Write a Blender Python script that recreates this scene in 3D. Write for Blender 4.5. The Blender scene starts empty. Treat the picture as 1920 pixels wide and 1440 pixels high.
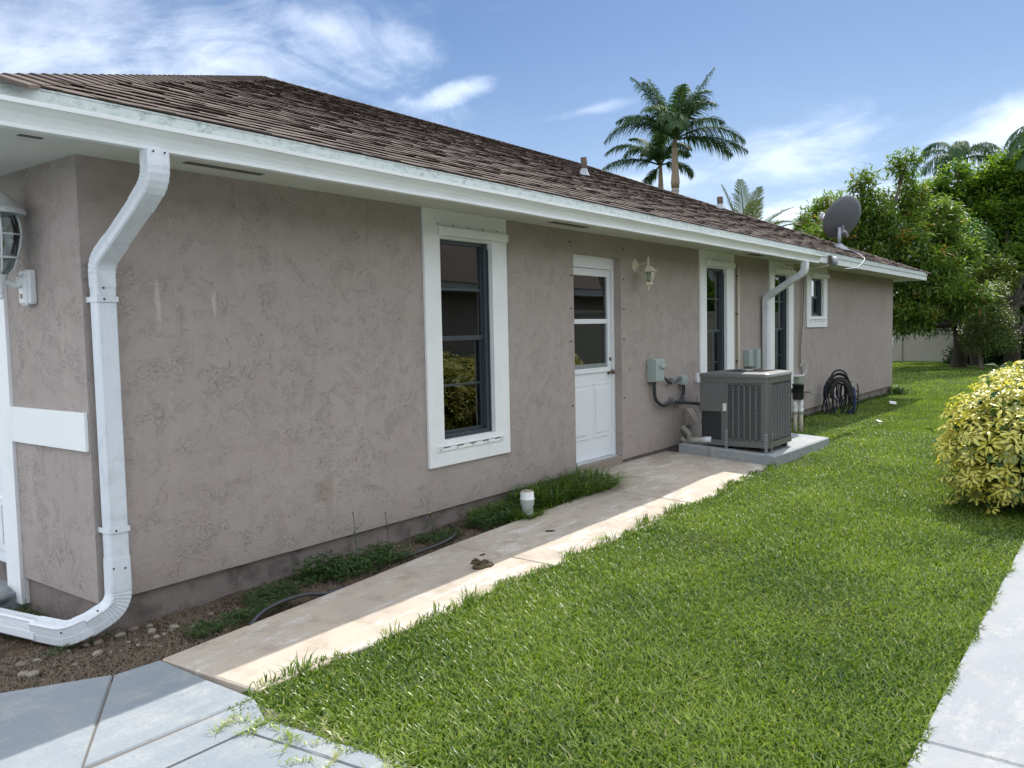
import bpy, math, random
import numpy as np
from mathutils import Vector, Matrix, Quaternion
R = math.radians
rnd = random.Random(7)
nr = np.random.default_rng(11)
SC = bpy.context.scene
COL = SC.collection

# ---------------------------------------------------------------- camera
cam_d = bpy.data.cameras.new('camera'); cam = bpy.data.objects.new('camera', cam_d); COL.objects.link(cam)
cr = Vector((0.6014614, -0.79864565, -0.02023135)); cu = Vector((0.06396311, 0.02289718, 0.99768955)); cf = Vector((0.79633718, 0.60136582, -0.06485563))
m = Matrix.Identity(4)
for i in range(3):
    m[i][0] = cr[i]; m[i][1] = cu[i]; m[i][2] = -cf[i]
m.translation = Vector((-2.209, -4.56, 1.466))
cam.matrix_world = m
cam_d.sensor_width = 36; cam_d.lens = 1559.0 / 1920 * 36; cam_d.clip_start = 0.05; cam_d.clip_end = 3000
SC.camera = cam
CAMP = Vector((-2.209, -4.56, 1.466))

# ---------------------------------------------------------------- sky, sun, exposure
SUNV = Vector((0.80, 0.127, 1.0)).normalized()
SKY_STRENGTH = 0.05
w = bpy.data.worlds.new('World'); SC.world = w; w.use_nodes = True
wn = w.node_tree.nodes; wl = w.node_tree.links; wn.clear()
def N(nt, t, **k):
    n = nt.nodes.new(t)
    for a, b in k.items(): setattr(n, a, b)
    return n
W = w.node_tree
out = N(W, 'ShaderNodeOutputWorld'); bg = N(W, 'ShaderNodeBackground'); bg.inputs[1].default_value = SKY_STRENGTH
sky = N(W, 'ShaderNodeTexSky', sky_type='NISHITA'); sky.sun_disc = False
sky.sun_elevation = math.asin(SUNV.z); sky.sun_rotation = math.atan2(SUNV.x, SUNV.y)
sky.altitude = 0; sky.air_density = 1.0; sky.dust_density = 0.6; sky.ozone_density = 1.6
tc = N(W, 'ShaderNodeTexCoord')
def wmath(op, a, b=None, c=None, clamp=False):
    n = N(W, 'ShaderNodeMath', operation=op); n.use_clamp = clamp
    for i, v in enumerate((a, b, c)):
        if v is None: continue
        if isinstance(v, (int, float)): n.inputs[i].default_value = v
        else: wl.new(v, n.inputs[i])
    return n.outputs[0]
def wdot(vec):
    n = N(W, 'ShaderNodeVectorMath', operation='DOT_PRODUCT'); wl.new(tc.outputs['Generated'], n.inputs[0]); n.inputs[1].default_value = vec
    return n.outputs['Value']
sep = N(W, 'ShaderNodeSeparateXYZ'); wl.new(tc.outputs['Generated'], sep.inputs[0])
# bright cloud field added outside the view for fill, sampled on a plane above
den = wmath('ADD', wmath('MAXIMUM', sep.outputs[2], 0.0), 0.16)
cx_ = wmath('DIVIDE', sep.outputs[0], den); cy_ = wmath('DIVIDE', sep.outputs[1], den)
comb = N(W, 'ShaderNodeCombineXYZ'); wl.new(cx_, comb.inputs[0]); wl.new(cy_, comb.inputs[1])
def wnoise(vec, sc, det, rough, dist, scale3=(1, 1, 1)):
    mp = N(W, 'ShaderNodeMapping'); mp.inputs['Scale'].default_value = scale3; wl.new(vec, mp.inputs[0])
    n = N(W, 'ShaderNodeTexNoise'); n.inputs['Scale'].default_value = sc; n.inputs['Detail'].default_value = det
    n.inputs['Roughness'].default_value = rough; n.inputs['Distortion'].default_value = dist
    wl.new(mp.outputs[0], n.inputs['Vector']); return n.outputs[0]
def wramp(v, a, b):
    n = N(W, 'ShaderNodeMapRange', interpolation_type='SMOOTHSTEP'); wl.new(v, n.inputs[0]); n.inputs[1].default_value = a; n.inputs[2].default_value = b
    return n.outputs[0]
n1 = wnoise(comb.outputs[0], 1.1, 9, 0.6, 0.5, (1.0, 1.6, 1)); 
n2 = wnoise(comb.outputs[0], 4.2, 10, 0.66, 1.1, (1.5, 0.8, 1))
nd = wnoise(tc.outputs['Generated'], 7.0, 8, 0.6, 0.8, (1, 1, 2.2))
gap = wramp(wdot((cf + cr * 0.0 + cu * 0.40).normalized()), 0.60, 0.93)  # opening that keeps the added fill clouds out of the framed sky
far = wramp(wmath('SUBTRACT', wmath('ADD', n1, wmath('MULTIPLY', wmath('SUBTRACT', n2, 0.5), 0.25)), wmath('MULTIPLY', gap, 0.34)), 0.36, 0.56)  # unseen cloud cover around the view, thickened for its fill light
# cloud banks standing in the sky, each at its own bearing and height
def bank(px, py, a, b, rot=0, edge=0.55):
    d = (cf + cr * ((px - 960) / 1559.0) + cu * ((720 - py) / 1559.0)).normalized()
    r_ = Vector((d.y, -d.x, 0)).normalized(); u_ = r_.cross(d)
    cr_, sr_ = math.cos(R(rot)), math.sin(R(rot))
    r2 = r_ * cr_ + u_ * sr_; u2 = u_ * cr_ - r_ * sr_
    x = wmath('DIVIDE', wdot(r2), a); y = wmath('DIVIDE', wdot(u2), b)
    rr = wmath('SQRT', wmath('ADD', wmath('MULTIPLY', x, x), wmath('MULTIPLY', y, y)))
    front = wmath('GREATER_THAN', wdot(d), 0.0)
    v = wmath('SUBTRACT', wmath('ADD', 1.0, wmath('MULTIPLY', wmath('SUBTRACT', nd, 0.5), 1.9)), rr)
    v = wmath('ADD', v, wmath('MULTIPLY', wmath('SUBTRACT', n2, 0.5), 0.7))
    return wmath('MULTIPLY', wramp(v, 0.0, edge), front)
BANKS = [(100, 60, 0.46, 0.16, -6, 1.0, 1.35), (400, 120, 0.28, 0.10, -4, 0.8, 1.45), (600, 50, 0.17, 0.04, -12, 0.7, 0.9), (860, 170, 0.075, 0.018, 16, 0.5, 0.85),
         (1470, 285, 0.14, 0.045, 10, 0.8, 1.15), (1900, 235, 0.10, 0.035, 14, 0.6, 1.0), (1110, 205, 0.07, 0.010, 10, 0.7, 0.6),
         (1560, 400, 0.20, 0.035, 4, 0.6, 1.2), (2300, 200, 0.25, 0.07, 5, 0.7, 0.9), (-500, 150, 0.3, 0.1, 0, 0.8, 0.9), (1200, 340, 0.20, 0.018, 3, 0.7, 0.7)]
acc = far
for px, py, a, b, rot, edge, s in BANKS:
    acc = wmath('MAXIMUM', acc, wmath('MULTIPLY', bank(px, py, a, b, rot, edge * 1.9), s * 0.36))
# haze lightening towards the horizon, all the way round
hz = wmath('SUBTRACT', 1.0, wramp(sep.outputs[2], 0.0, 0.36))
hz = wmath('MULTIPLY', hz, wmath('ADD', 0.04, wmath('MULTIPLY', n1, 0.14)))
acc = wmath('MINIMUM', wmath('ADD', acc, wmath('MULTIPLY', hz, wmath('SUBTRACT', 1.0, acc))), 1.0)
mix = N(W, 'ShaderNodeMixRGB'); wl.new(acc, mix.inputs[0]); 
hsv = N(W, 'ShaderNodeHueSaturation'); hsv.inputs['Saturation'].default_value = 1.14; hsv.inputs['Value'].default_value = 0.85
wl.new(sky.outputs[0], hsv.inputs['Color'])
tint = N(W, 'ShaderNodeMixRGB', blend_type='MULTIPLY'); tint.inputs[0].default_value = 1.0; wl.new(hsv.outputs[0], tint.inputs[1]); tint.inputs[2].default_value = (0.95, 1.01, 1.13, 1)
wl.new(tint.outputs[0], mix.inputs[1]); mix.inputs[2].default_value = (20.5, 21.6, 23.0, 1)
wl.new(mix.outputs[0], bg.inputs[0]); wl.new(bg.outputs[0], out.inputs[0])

sd = bpy.data.lights.new('sun', 'SUN'); sun = bpy.data.objects.new('sun', sd); COL.objects.link(sun)
sd.energy = 2.8; sd.angle = R(0.5); sd.color = (1.0, 0.95, 0.87)
sun.rotation_euler = SUNV.to_track_quat('Z', 'Y').to_euler(); sun.location = (10, 0, 30)
SC.view_settings.view_transform = 'Standard'; SC.view_settings.look = 'None'
SC.view_settings.exposure = 1.06; SC.view_settings.gamma = 1.0; SC.view_settings.use_curve_mapping = False

# ---------------------------------------------------------------- materials
def new_mat(name):
    mt = bpy.data.materials.new(name); mt.use_nodes = True
    nt = mt.node_tree; b = nt.nodes['Principled BSDF']
    return mt, nt, b
def mth(nt, op, a, b=None):
    n = N(nt, 'ShaderNodeMath', operation=op)
    for i, v in enumerate((a, b)):
        if v is None: continue
        if isinstance(v, (int, float)): n.inputs[i].default_value = v
        else: nt.links.new(v, n.inputs[i])
    return n.outputs[0]
def noise(nt, sc, det=6, rough=0.55, dist=0.0, vec=None, out=0, sc3=None):
    n = N(nt, 'ShaderNodeTexNoise'); n.inputs['Scale'].default_value = sc; n.inputs['Detail'].default_value = det
    n.inputs['Roughness'].default_value = rough; n.inputs['Distortion'].default_value = dist
    if vec is None:
        g = N(nt, 'ShaderNodeNewGeometry'); vec = g.outputs['Position']
    if sc3:
        mp = N(nt, 'ShaderNodeMapping'); mp.inputs['Scale'].default_value = sc3; nt.links.new(vec, mp.inputs[0]); vec = mp.outputs[0]
    nt.links.new(vec, n.inputs['Vector']); return n.outputs[out]
def ramp(nt, v, a, b, lo=0.0, hi=1.0):
    n = N(nt, 'ShaderNodeMapRange', interpolation_type='SMOOTHSTEP'); nt.links.new(v, n.inputs[0])
    n.inputs[1].default_value = a; n.inputs[2].default_value = b; n.inputs[3].default_value = lo; n.inputs[4].default_value = hi
    return n.outputs[0]
def mixc(nt, f, a, b, mode='MIX'):
    n = N(nt, 'ShaderNodeMixRGB', blend_type=mode)
    for i, v in enumerate((f, a, b)):
        if isinstance(v, (int, float)): n.inputs[i].default_value = v
        elif isinstance(v, tuple): n.inputs[i].default_value = (*v[:3], 1)
        else: nt.links.new(v, n.inputs[i])
    return n.outputs[0]
def bump(nt, b, h, strength=0.5, dist=0.01, prev=None):
    n = N(nt, 'ShaderNodeBump'); n.inputs['Strength'].default_value = strength; n.inputs['Distance'].default_value = dist
    nt.links.new(h, n.inputs['Height'])
    if prev is not None: nt.links.new(prev, n.inputs['Normal'])
    nt.links.new(n.outputs[0], b.inputs['Normal']); return n.outputs[0]
def simple(name, c, rough=0.5, metal=0.0, var=0.12, vs=6.0, bmp=0.0, bs=80, spec=None):
    mt, nt, b = new_mat(name)
    v = noise(nt, vs, 5, 0.6)
    col = mixc(nt, v, tuple(x * (1 - var) for x in c), tuple(min(1, x * (1 + var)) for x in c))
    nt.links.new(col, b.inputs['Base Color'])
    b.inputs['Roughness'].default_value = rough; b.inputs['Metallic'].default_value = metal
    if spec is not None: b.inputs['Specular IOR Level'].default_value = spec
    if bmp: bump(nt, b, noise(nt, bs, 4, 0.6), bmp, 0.004)
    return mt

def stucco_mat():
    mt, nt, b = new_mat('stucco')
    g = N(nt, 'ShaderNodeNewGeometry'); P = g.outputs['Position']
    big = noise(nt, 0.9, 5, 0.6, 0.4); mid = noise(nt, 5, 6, 0.65); fine = noise(nt, 60, 5, 0.7)
    streak = noise(nt, 2.2, 5, 0.6, 0.2, sc3=(3.0, 3.0, 0.25))
    c = mixc(nt, ramp(nt, big, 0.3, 0.7), (0.375, 0.328, 0.304), (0.405, 0.358, 0.338))
    c = mixc(nt, ramp(nt, mid, 0.35, 0.7, 0, 0.35), c, (0.36, 0.30, 0.262))
    c = mixc(nt, ramp(nt, streak, 0.5, 0.75, 0, 0.35), c, (0.48, 0.41, 0.375))
    c = mixc(nt, ramp(nt, noise(nt, 1.6, 4, 0.6, 0.6), 0.5, 0.7, 0, 0.4), c, (0.40, 0.35, 0.345))
    c = mixc(nt, ramp(nt, noise(nt, 3.4, 6, 0.7, 0.4), 0.60, 0.74, 0, 0.3), c, (0.31, 0.255, 0.215))
    # mud splash and mildew low on the wall
    sepn = N(nt, 'ShaderNodeSeparateXYZ'); nt.links.new(P, sepn.inputs[0])
    low = ramp(nt, mth(nt, 'ADD', sepn.outputs[2], mth(nt, 'MULTIPLY', mid, 0.5)), 0.12, 0.55, 0.45, 0.0)
    c = mixc(nt, low, c, (0.31, 0.265, 0.24))
    # two chalky runs under old fixings and one brown smudge
    for (sx, sz, wx, wz, colr, amt) in ((0.43, 1.66, .018, .16, (0.62, 0.56, 0.53), .55), (0.80, 1.66, .014, .08, (0.62, 0.56, 0.53), .5), (1.62, .36, .09, .10, (0.26, 0.20, 0.15), .4)):
        dx = mth(nt, 'DIVIDE', mth(nt, 'SUBTRACT', mth(nt, 'ADD', sepn.outputs[0], mth(nt, 'MULTIPLY', mid, .03)), sx + .015), wx); dz = mth(nt, 'DIVIDE', mth(nt, 'SUBTRACT', sepn.outputs[2], sz), wz)
        rr_ = mth(nt, 'ADD', mth(nt, 'MULTIPLY', dx, dx), mth(nt, 'MULTIPLY', dz, dz)); c = mixc(nt, ramp(nt, rr_, 0.0, 1.6, amt, 0.0), c, colr)
    # knock-down ridges : wandering crack-like edges
    wv = N(nt, 'ShaderNodeTexNoise'); wv.inputs['Scale'].default_value = 13; wv.inputs['Detail'].default_value = 5; nt.links.new(P, wv.inputs['Vector'])
    add = N(nt, 'ShaderNodeMixRGB', blend_type='LINEAR_LIGHT'); add.inputs[0].default_value = 0.12; nt.links.new(P, add.inputs[1]); nt.links.new(wv.outputs['Color'], add.inputs[2])
    vo = N(nt, 'ShaderNodeTexVoronoi', feature='DISTANCE_TO_EDGE'); vo.inputs['Scale'].default_value = 27; nt.links.new(add.outputs[0], vo.inputs['Vector'])
    edge = ramp(nt, vo.outputs['Distance'], 0.0, 0.065, 1.0, 0.0)
    gate = mth(nt, 'MULTIPLY', ramp(nt, noise(nt, 7.0, 6, 0.7, 0.8), 0.43, 0.62), ramp(nt, noise(nt, 2.2, 4, 0.6, 0.5), 0.35, 0.6, 0.35, 1.0))
    edge = mth(nt, 'MULTIPLY', edge, gate)
    c = mixc(nt, mth(nt, 'MULTIPLY', edge, 0.22), c, (0.17, 0.14, 0.125))
    nt.links.new(c, b.inputs['Base Color']); b.inputs['Roughness'].default_value = 0.92; b.inputs['Specular IOR Level'].default_value = 0.2
    h = mth(nt, 'ADD', mth(nt, 'MULTIPLY', noise(nt, 22, 6, 0.65, 0.5), 0.9), mth(nt, 'MULTIPLY', edge, -0.7))
    h = mth(nt, 'ADD', h, mth(nt, 'MULTIPLY', fine, 0.35))
    bump(nt, b, h, 0.72, 0.010)
    return mt
def concrete(name, c, c2, stain=(0.25, 0.2, 0.15), st=0.4, white=0.0, bs=1.0):
    mt, nt, b = new_mat(name)
    big = noise(nt, 1.3, 6, 0.6, 0.5); mid = noise(nt, 6, 7, 0.65, 0.4); fine = noise(nt, 140, 4, 0.7)
    col = mixc(nt, ramp(nt, big, 0.3, 0.7), c, c2)
    col = mixc(nt, ramp(nt, mid, 0.47, 0.70, 0, st), col, stain)
    if white: col = mixc(nt, mth(nt, 'MULTIPLY', ramp(nt, noise(nt, 3.2, 6, 0.7, 0.4, sc3=(0.55, 1.8, 1)), 0.51, 0.62, 0, white), ramp(nt, noise(nt, 38, 5, 0.75), 0.38, 0.58)), col, (0.64, 0.62, 0.59))
    col = mixc(nt, ramp(nt, fine, 0.3, 0.75, 0, 0.25), col, tuple(x * 0.6 for x in c))
    spk = ramp(nt, noise(nt, 55, 2, 0.5), 0.70, 0.74, 0, 0.5)
    col = mixc(nt, spk, col, (0.10, 0.08, 0.06))
    nt.links.new(col, b.inputs['Base Color']); b.inputs['Roughness'].default_value = 0.85
    broom = noise(nt, 26, 3, 0.6, 0.2, sc3=(9, .7, 1)); col = mixc(nt, ramp(nt, broom, 0.4, 0.7, 0, 0.16), col, tuple(x * .62 for x in c)); nt.links.new(col, b.inputs['Base Color'])
    bump(nt, b, mth(nt, 'ADD', mth(nt, 'ADD', fine, mth(nt, 'MULTIPLY', mid, 1.5)), mth(nt, 'MULTIPLY', broom, .8)), 0.45 * bs, 0.006)
    return mt
def paint(name, c, dirt=(0.35, 0.37, 0.33), amt=0.25, sc=3.0, rough=0.45, bmp=0.05, seed3=None):
    mt, nt, b = new_mat(name)
    v = ramp(nt, noise(nt, sc, 8, 0.7, 0.3, sc3=seed3), 0.45, 0.75, 0, amt)
    col = mixc(nt, v, c, dirt)
    col = mixc(nt, ramp(nt, noise(nt, sc * 14, 4, 0.6), 0.55, 0.8, 0, amt * 0.6), col, dirt)
    nt.links.new(col, b.inputs['Base Color']); b.inputs['Roughness'].default_value = rough
    if bmp: bump(nt, b, noise(nt, 30, 5, 0.7), bmp, 0.004)
    return mt
def leaf_mat(name, c1, c2, trans=0.35, rough=0.45, spec=0.5, c3=None):
    mt, nt, b = new_mat(name)
    a = N(nt, 'ShaderNodeAttribute', attribute_name='tone'); oi = N(nt, 'ShaderNodeObjectInfo')
    f = mth(nt, 'FRACT', mth(nt, 'ADD', a.outputs['Fac'], 0.0))
    col = mixc(nt, f, c1, c2)
    if c3: col = mixc(nt, ramp(nt, f, 0.90, 0.97), col, c3)
    nt.links.new(col, b.inputs['Base Color']); b.inputs['Roughness'].default_value = rough; b.inputs['Specular IOR Level'].default_value = spec
    tr = N(nt, 'ShaderNodeBsdfTranslucent'); 
    tcol = mixc(nt, 1.0, col, (1.25, 1.35, 0.55), 'MULTIPLY'); nt.links.new(tcol, tr.inputs[0])
    mx = N(nt, 'ShaderNodeMixShader'); mx.inputs[0].default_value = trans
    o = nt.nodes['Material Output']; nt.links.new(b.outputs[0], mx.inputs[1]); nt.links.new(tr.outputs[0], mx.inputs[2]); nt.links.new(mx.outputs[0], o.inputs[0])
    return mt
def shingle_mat():
    mt, nt, b = new_mat('asphalt_shingle')
    a = N(nt, 'ShaderNodeAttribute', attribute_name='tone'); oi = N(nt, 'ShaderNodeObjectInfo')
    t = mth(nt, 'FRACT', mth(nt, 'ADD', a.outputs['Fac'], mth(nt, 'MULTIPLY', oi.outputs['Random'], 0.999)))
    g = noise(nt, 230, 3, 0.8)
    col = mixc(nt, ramp(nt, t, 0.0, 1.0), (0.084, 0.067, 0.060), (0.118, 0.096, 0.086))
    col = mixc(nt, ramp(nt, t, 0.34, 0.16, 0, 0.30), col, (0.040, 0.032, 0.030))
    col = mixc(nt, ramp(nt, g, 0.35, 0.7, 0, 0.5), col, (0.24, 0.19, 0.165))
    col = mixc(nt, ramp(nt, noise(nt, 0.8, 5, 0.6, sc3=(1, 2.5, 2.5)), 0.45, 0.75, 0, 0.45), col, (0.055, 0.045, 0.042))
    nt.links.new(col, b.inputs['Base Color']); b.inputs['Roughness'].default_value = 0.95; b.inputs['Specular IOR Level'].default_value = 0.2
    bump(nt, b, g, 0.5, 0.003)
    return mt
def glass_mat():
    mt = bpy.data.materials.new('window_glass'); mt.use_nodes = True; nt = mt.node_tree; nt.nodes.clear()
    o = N(nt, 'ShaderNodeOutputMaterial'); t = N(nt, 'ShaderNodeBsdfTransparent'); t.inputs[0].default_value = (0.62, 0.66, 0.66, 1)
    gl = N(nt, 'ShaderNodeBsdfGlossy'); gl.inputs['Roughness'].default_value = 0.008; gl.inputs[0].default_value = (0.95, 1, 1, 1)
    fr = N(nt, 'ShaderNodeFresnel'); fr.inputs[0].default_value = 1.52
    mp = N(nt, 'ShaderNodeMath', operation='ADD'); mp.inputs[1].default_value = 0.05; nt.links.new(fr.outputs[0], mp.inputs[0])
    b_ = N(nt, 'ShaderNodeBump'); b_.inputs['Strength'].default_value = 0.04; b_.inputs['Distance'].default_value = 0.01
    nn = noise(nt, 2.5, 2, 0.5); nt.links.new(nn, b_.inputs['Height']); nt.links.new(b_.outputs[0], gl.inputs['Normal'])
    mx = N(nt, 'ShaderNodeMixShader'); nt.links.new(mp.outputs[0], mx.inputs[0]); nt.links.new(t.outputs[0], mx.inputs[1]); nt.links.new(gl.outputs[0], mx.inputs[2])
    nt.links.new(mx.outputs[0], o.inputs[0]); return mt
def soil_mat():
    mt, nt, b = new_mat('soil')
    a = noise(nt, 3, 6, 0.65); c = noise(nt, 45, 6, 0.75, 0.6)
    col = mixc(nt, ramp(nt, a, 0.35, 0.7), (0.070, 0.048, 0.035), (0.14, 0.10, 0.072))
    col = mixc(nt, ramp(nt, c, 0.45, 0.7, 0, 0.8), col, (0.24, 0.18, 0.13))
    col = mixc(nt, ramp(nt, noise(nt, 28, 3, 0.6), 0.3, 0.42, 0.6, 0), col, (0.03, 0.022, 0.018))
    nt.links.new(col, b.inputs['Base Color']); b.inputs['Roughness'].default_value = 1.0; b.inputs['Specular IOR Level'].default_value = 0.1
    bump(nt, b, mth(nt, 'ADD', c, noise(nt, 12, 5, 0.7)), 1.0, 0.03)
    return mt
def turf_mat():
    mt, nt, b = new_mat('turf')
    a = noise(nt, 0.7, 6, 0.6); c = noise(nt, 30, 6, 0.8, 0.3)
    col = mixc(nt, ramp(nt, a, 0.3, 0.7), (0.07, 0.105, 0.025), (0.10, 0.13, 0.035))
    col = mixc(nt, ramp(nt, c, 0.4, 0.7, 0.75, 0), col, (0.03, 0.035, 0.012))
    nt.links.new(col, b.inputs['Base Color']); b.inputs['Roughness'].default_value = 0.95; b.inputs['Specular IOR Level'].default_value = 0.15
    bump(nt, b, c, 1.0, 0.04)
    return mt
def sheff_mat():
    mt, nt, b = new_mat('variegated_leaf')
    a = N(nt, 'ShaderNodeAttribute', attribute_name='tone'); oi = N(nt, 'ShaderNodeObjectInfo'); e = N(nt, 'ShaderNodeAttribute', attribute_name='edge')
    tcn = N(nt, 'ShaderNodeNewGeometry')
    nz = noise(nt, 34, 3, 0.6)
    f = mth(nt, 'ADD', e.outputs['Fac'], mth(nt, 'MULTIPLY', mth(nt, 'SUBTRACT', nz, 0.5), 1.5))
    t = mth(nt, 'FRACT', mth(nt, 'ADD', a.outputs['Fac'], oi.outputs['Random']))
    yel = mixc(nt, t, (0.72, 0.66, 0.12), (0.80, 0.76, 0.26))
    grn = mixc(nt, t, (0.09, 0.15, 0.03), (0.18, 0.27, 0.05))
    col = mixc(nt, ramp(nt, f, 0.52, 0.80), yel, grn)
    col = mixc(nt, ramp(nt, t, 0.86, 0.9, 0, 0.75), col, (0.06, 0.13, 0.025))
    nt.links.new(col, b.inputs['Base Color']); b.inputs['Roughness'].default_value = 0.35
    tr = N(nt, 'ShaderNodeBsdfTranslucent'); nt.links.new(mixc(nt, 1.0, col, (1.1, 1.05, 0.5), 'MULTIPLY'), tr.inputs[0])
    mx = N(nt, 'ShaderNodeMixShader'); mx.inputs[0].default_value = 0.42
    o = nt.nodes['Material Output']; nt.links.new(b.outputs[0], mx.inputs[1]); nt.links.new(tr.outputs[0], mx.inputs[2]); nt.links.new(mx.outputs[0], o.inputs[0])
    return mt

M = {}
M['stucco'] = stucco_mat()
M['reveal'] = simple('painted_reveal', (0.27, 0.225, 0.195), 0.85, var=0.15, bmp=0.4, bs=40)
M['found'] = concrete('foundation_concrete', (0.27, 0.225, 0.205), (0.21, 0.175, 0.16), (0.05, 0.045, 0.04), 0.7, bs=2)
M['trim'] = paint('white_trim', (0.82, 0.84, 0.85), (0.50, 0.53, 0.52), 0.25, 2.5, 0.55, 0.25)
M['fascia'] = paint('fascia_paint', (0.64, 0.68, 0.67), (0.34, 0.39, 0.36), 0.8, 16.0, 0.6, 0.1)
M['drip'] = paint('drip_edge_metal', (0.52, 0.58, 0.57), (0.22, 0.28, 0.25), 1.0, 22.0, 0.5, 0.1, (1, 1, 1.5))
M['gutter'] = paint('gutter_aluminium', (0.76, 0.79, 0.79), (0.46, 0.49, 0.45), 0.35, 3.0, 0.35, 0.02, (0.6, 1, 6))
M['spout'] = paint('downspout_aluminium', (0.68, 0.72, 0.77), (0.40, 0.43, 0.44), 0.5, 7.0, 0.30, 0.03)
M['soffit'] = paint('soffit_paint', (0.60, 0.61, 0.56), (0.42, 0.42, 0.36), 0.5, 1.5, 0.8, 0.3)
M['dark'] = simple('dark_gap', (0.015, 0.014, 0.013), 0.8)
M['shingle'] = shingle_mat()
M['glass'] = glass_mat()
M['vent'] = simple('screen_vent', (0.11, 0.11, 0.10), 0.9)
M['bronze'] = simple('window_frame_metal', (0.055, 0.070, 0.085), 0.4, 0.3, 0.4, 20)
M['door'] = paint('door_paint', (0.78, 0.81, 0.85), (0.62, 0.66, 0.70), 0.2, 2.0, 0.35, 0.02)
M['alu'] = simple('mill_aluminium', (0.55, 0.57, 0.57), 0.4, 0.6, 0.15, 10)
M['knob'] = simple('aged_brass', (0.16, 0.12, 0.08), 0.3, 0.9)
M['walk'] = concrete('walk_concrete', (0.50, 0.43, 0.35), (0.42, 0.365, 0.31), (0.30, 0.235, 0.185), 0.6, 0.95)
M['gray'] = concrete('gray_painted_concrete', (0.222, 0.258, 0.290), (0.262, 0.295, 0.322), (0.34, 0.345, 0.335), 0.5, 0.15)
M['rwalk'] = concrete('right_walk_concrete', (0.275, 0.298, 0.325), (0.325, 0.342, 0.362), (0.38, 0.36, 0.335), 0.6, 0.2)
M['pad'] = concrete('pad_concrete', (0.33, 0.35, 0.36), (0.27, 0.30, 0.32), (0.48, 0.46, 0.43), 0.5)
M['joint'] = simple('joint_dirt', (0.13, 0.12, 0.11), 1.0, bmp=0.8)
M['soil'] = soil_mat(); M['turf'] = turf_mat()
M['ac'] = simple('ac_paint', (0.145, 0.15, 0.15), 0.42, 0.2, 0.12, 12)
M['acd'] = simple('ac_inside', (0.02, 0.022, 0.026), 0.6)
M['galv'] = simple('galvanised_steel', (0.33, 0.36, 0.38), 0.45, 0.7, 0.3, 30)
M['box'] = simple('electrical_box_paint', (0.33, 0.39, 0.38), 0.45, 0.0, 0.1, 15)
M['gbox'] = simple('timer_box_paint', (0.27, 0.32, 0.25), 0.5, 0.0, 0.1, 15)
M['blk'] = simple('black_rubber', (0.018, 0.019, 0.022), 0.45)
M['cable'] = simple('black_conduit', (0.03, 0.033, 0.038), 0.35)
M['blue'] = simple('navy_hose', (0.015, 0.025, 0.11), 0.4)
M['pvc'] = simple('white_pvc', (0.72, 0.74, 0.74), 0.35, 0, 0.08, 8)
M['pvcd'] = simple('dirty_pvc', (0.42, 0.38, 0.30), 0.6, 0, 0.3, 12)
M['plastic'] = simple('white_plastic', (0.70, 0.72, 0.76), 0.4)
M['cream'] = simple('cream_lantern_paint', (0.62, 0.60, 0.46), 0.5, 0, 0.12, 40)
M['wlant'] = simple('white_lantern_paint', (0.66, 0.69, 0.70), 0.45, 0, 0.12, 40)
M['insul'] = simple('insulation_tape', (0.40, 0.40, 0.35), 0.7, 0, 0.35, 40, 0.6, 60)
M['beige'] = simple('beige_metal', (0.34, 0.29, 0.24), 0.6, 0, 0.2, 10)
M['dish'] = simple('dish_grey', (0.095, 0.10, 0.115), 0.5, 0, 0.08, 6)
M['dishm'] = simple('dish_mount_grey', (0.30, 0.32, 0.35), 0.5, 0.2, 0.15, 20)
M['rust'] = simple('weathered_vent_metal', (0.10, 0.075, 0.06), 0.8, 0.2, 0.6, 25, 0.4, 60)
M['fence'] = paint('vinyl_fence', (0.36, 0.345, 0.30), (0.27, 0.26, 0.22), 0.4, 0.8, 0.5, 0.0)
M['bark'] = simple('bark', (0.13, 0.105, 0.085), 0.95, 0, 0.5, 12, 1.0, 30)
M['barkd'] = simple('dark_bark', (0.055, 0.045, 0.036), 0.95, 0, 0.4, 12, 1.0, 30)
M['ptrunk'] = simple('palm_trunk', (0.27, 0.24, 0.22), 0.9, 0, 0.25, 6, 0.6, 20)
M['pshaft'] = simple('palm_crownshaft', (0.19, 0.14, 0.085), 0.5, 0, 0.45, 4)
M['frond'] = leaf_mat('palm_frond', (0.035, 0.075, 0.035), (0.08, 0.14, 0.055), 0.25, 0.65, 0.15)
M['frond2'] = leaf_mat('young_palm_frond', (0.06, 0.09, 0.02), (0.13, 0.15, 0.045), 0.35, 0.6, 0.2)
M['mango'] = leaf_mat('mango_leaf', (0.042, 0.105, 0.026), (0.21, 0.28, 0.05), 0.52, 0.5, 0.3, (0.30, 0.17, 0.04))
M['mango2'] = leaf_mat('brownish_tree_leaf', (0.07, 0.125, 0.035), (0.22, 0.25, 0.065), 0.45, 0.5, 0.4, (0.20, 0.11, 0.04))
M['ficus'] = leaf_mat('hedge_tree_leaf', (0.045, 0.11, 0.022), (0.19, 0.28, 0.04), 0.52, 0.45, 0.3)
M['green'] = leaf_mat('bright_tree_leaf', (0.06, 0.155, 0.05), (0.18, 0.30, 0.09), 0.4, 0.45, 0.4)
M['young'] = leaf_mat('young_tree_leaf', (0.07, 0.12, 0.035), (0.18, 0.22, 0.07), 0.35, 0.4)
M['grass'] = leaf_mat('grass_blade', (0.040, 0.105, 0.018), (0.31, 0.40, 0.060), 0.42, 0.32, 0.5, (0.42, 0.41, 0.22))
M['weed'] = leaf_mat('weed_leaf', (0.035, 0.080, 0.025), (0.085, 0.15, 0.04), 0.25, 0.5, 0.3)
M['straw'] = simple('dry_straw', (0.17, 0.135, 0.10), 0.95, 0, 0.35, 30)
M['sheff'] = sheff_mat()
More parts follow.
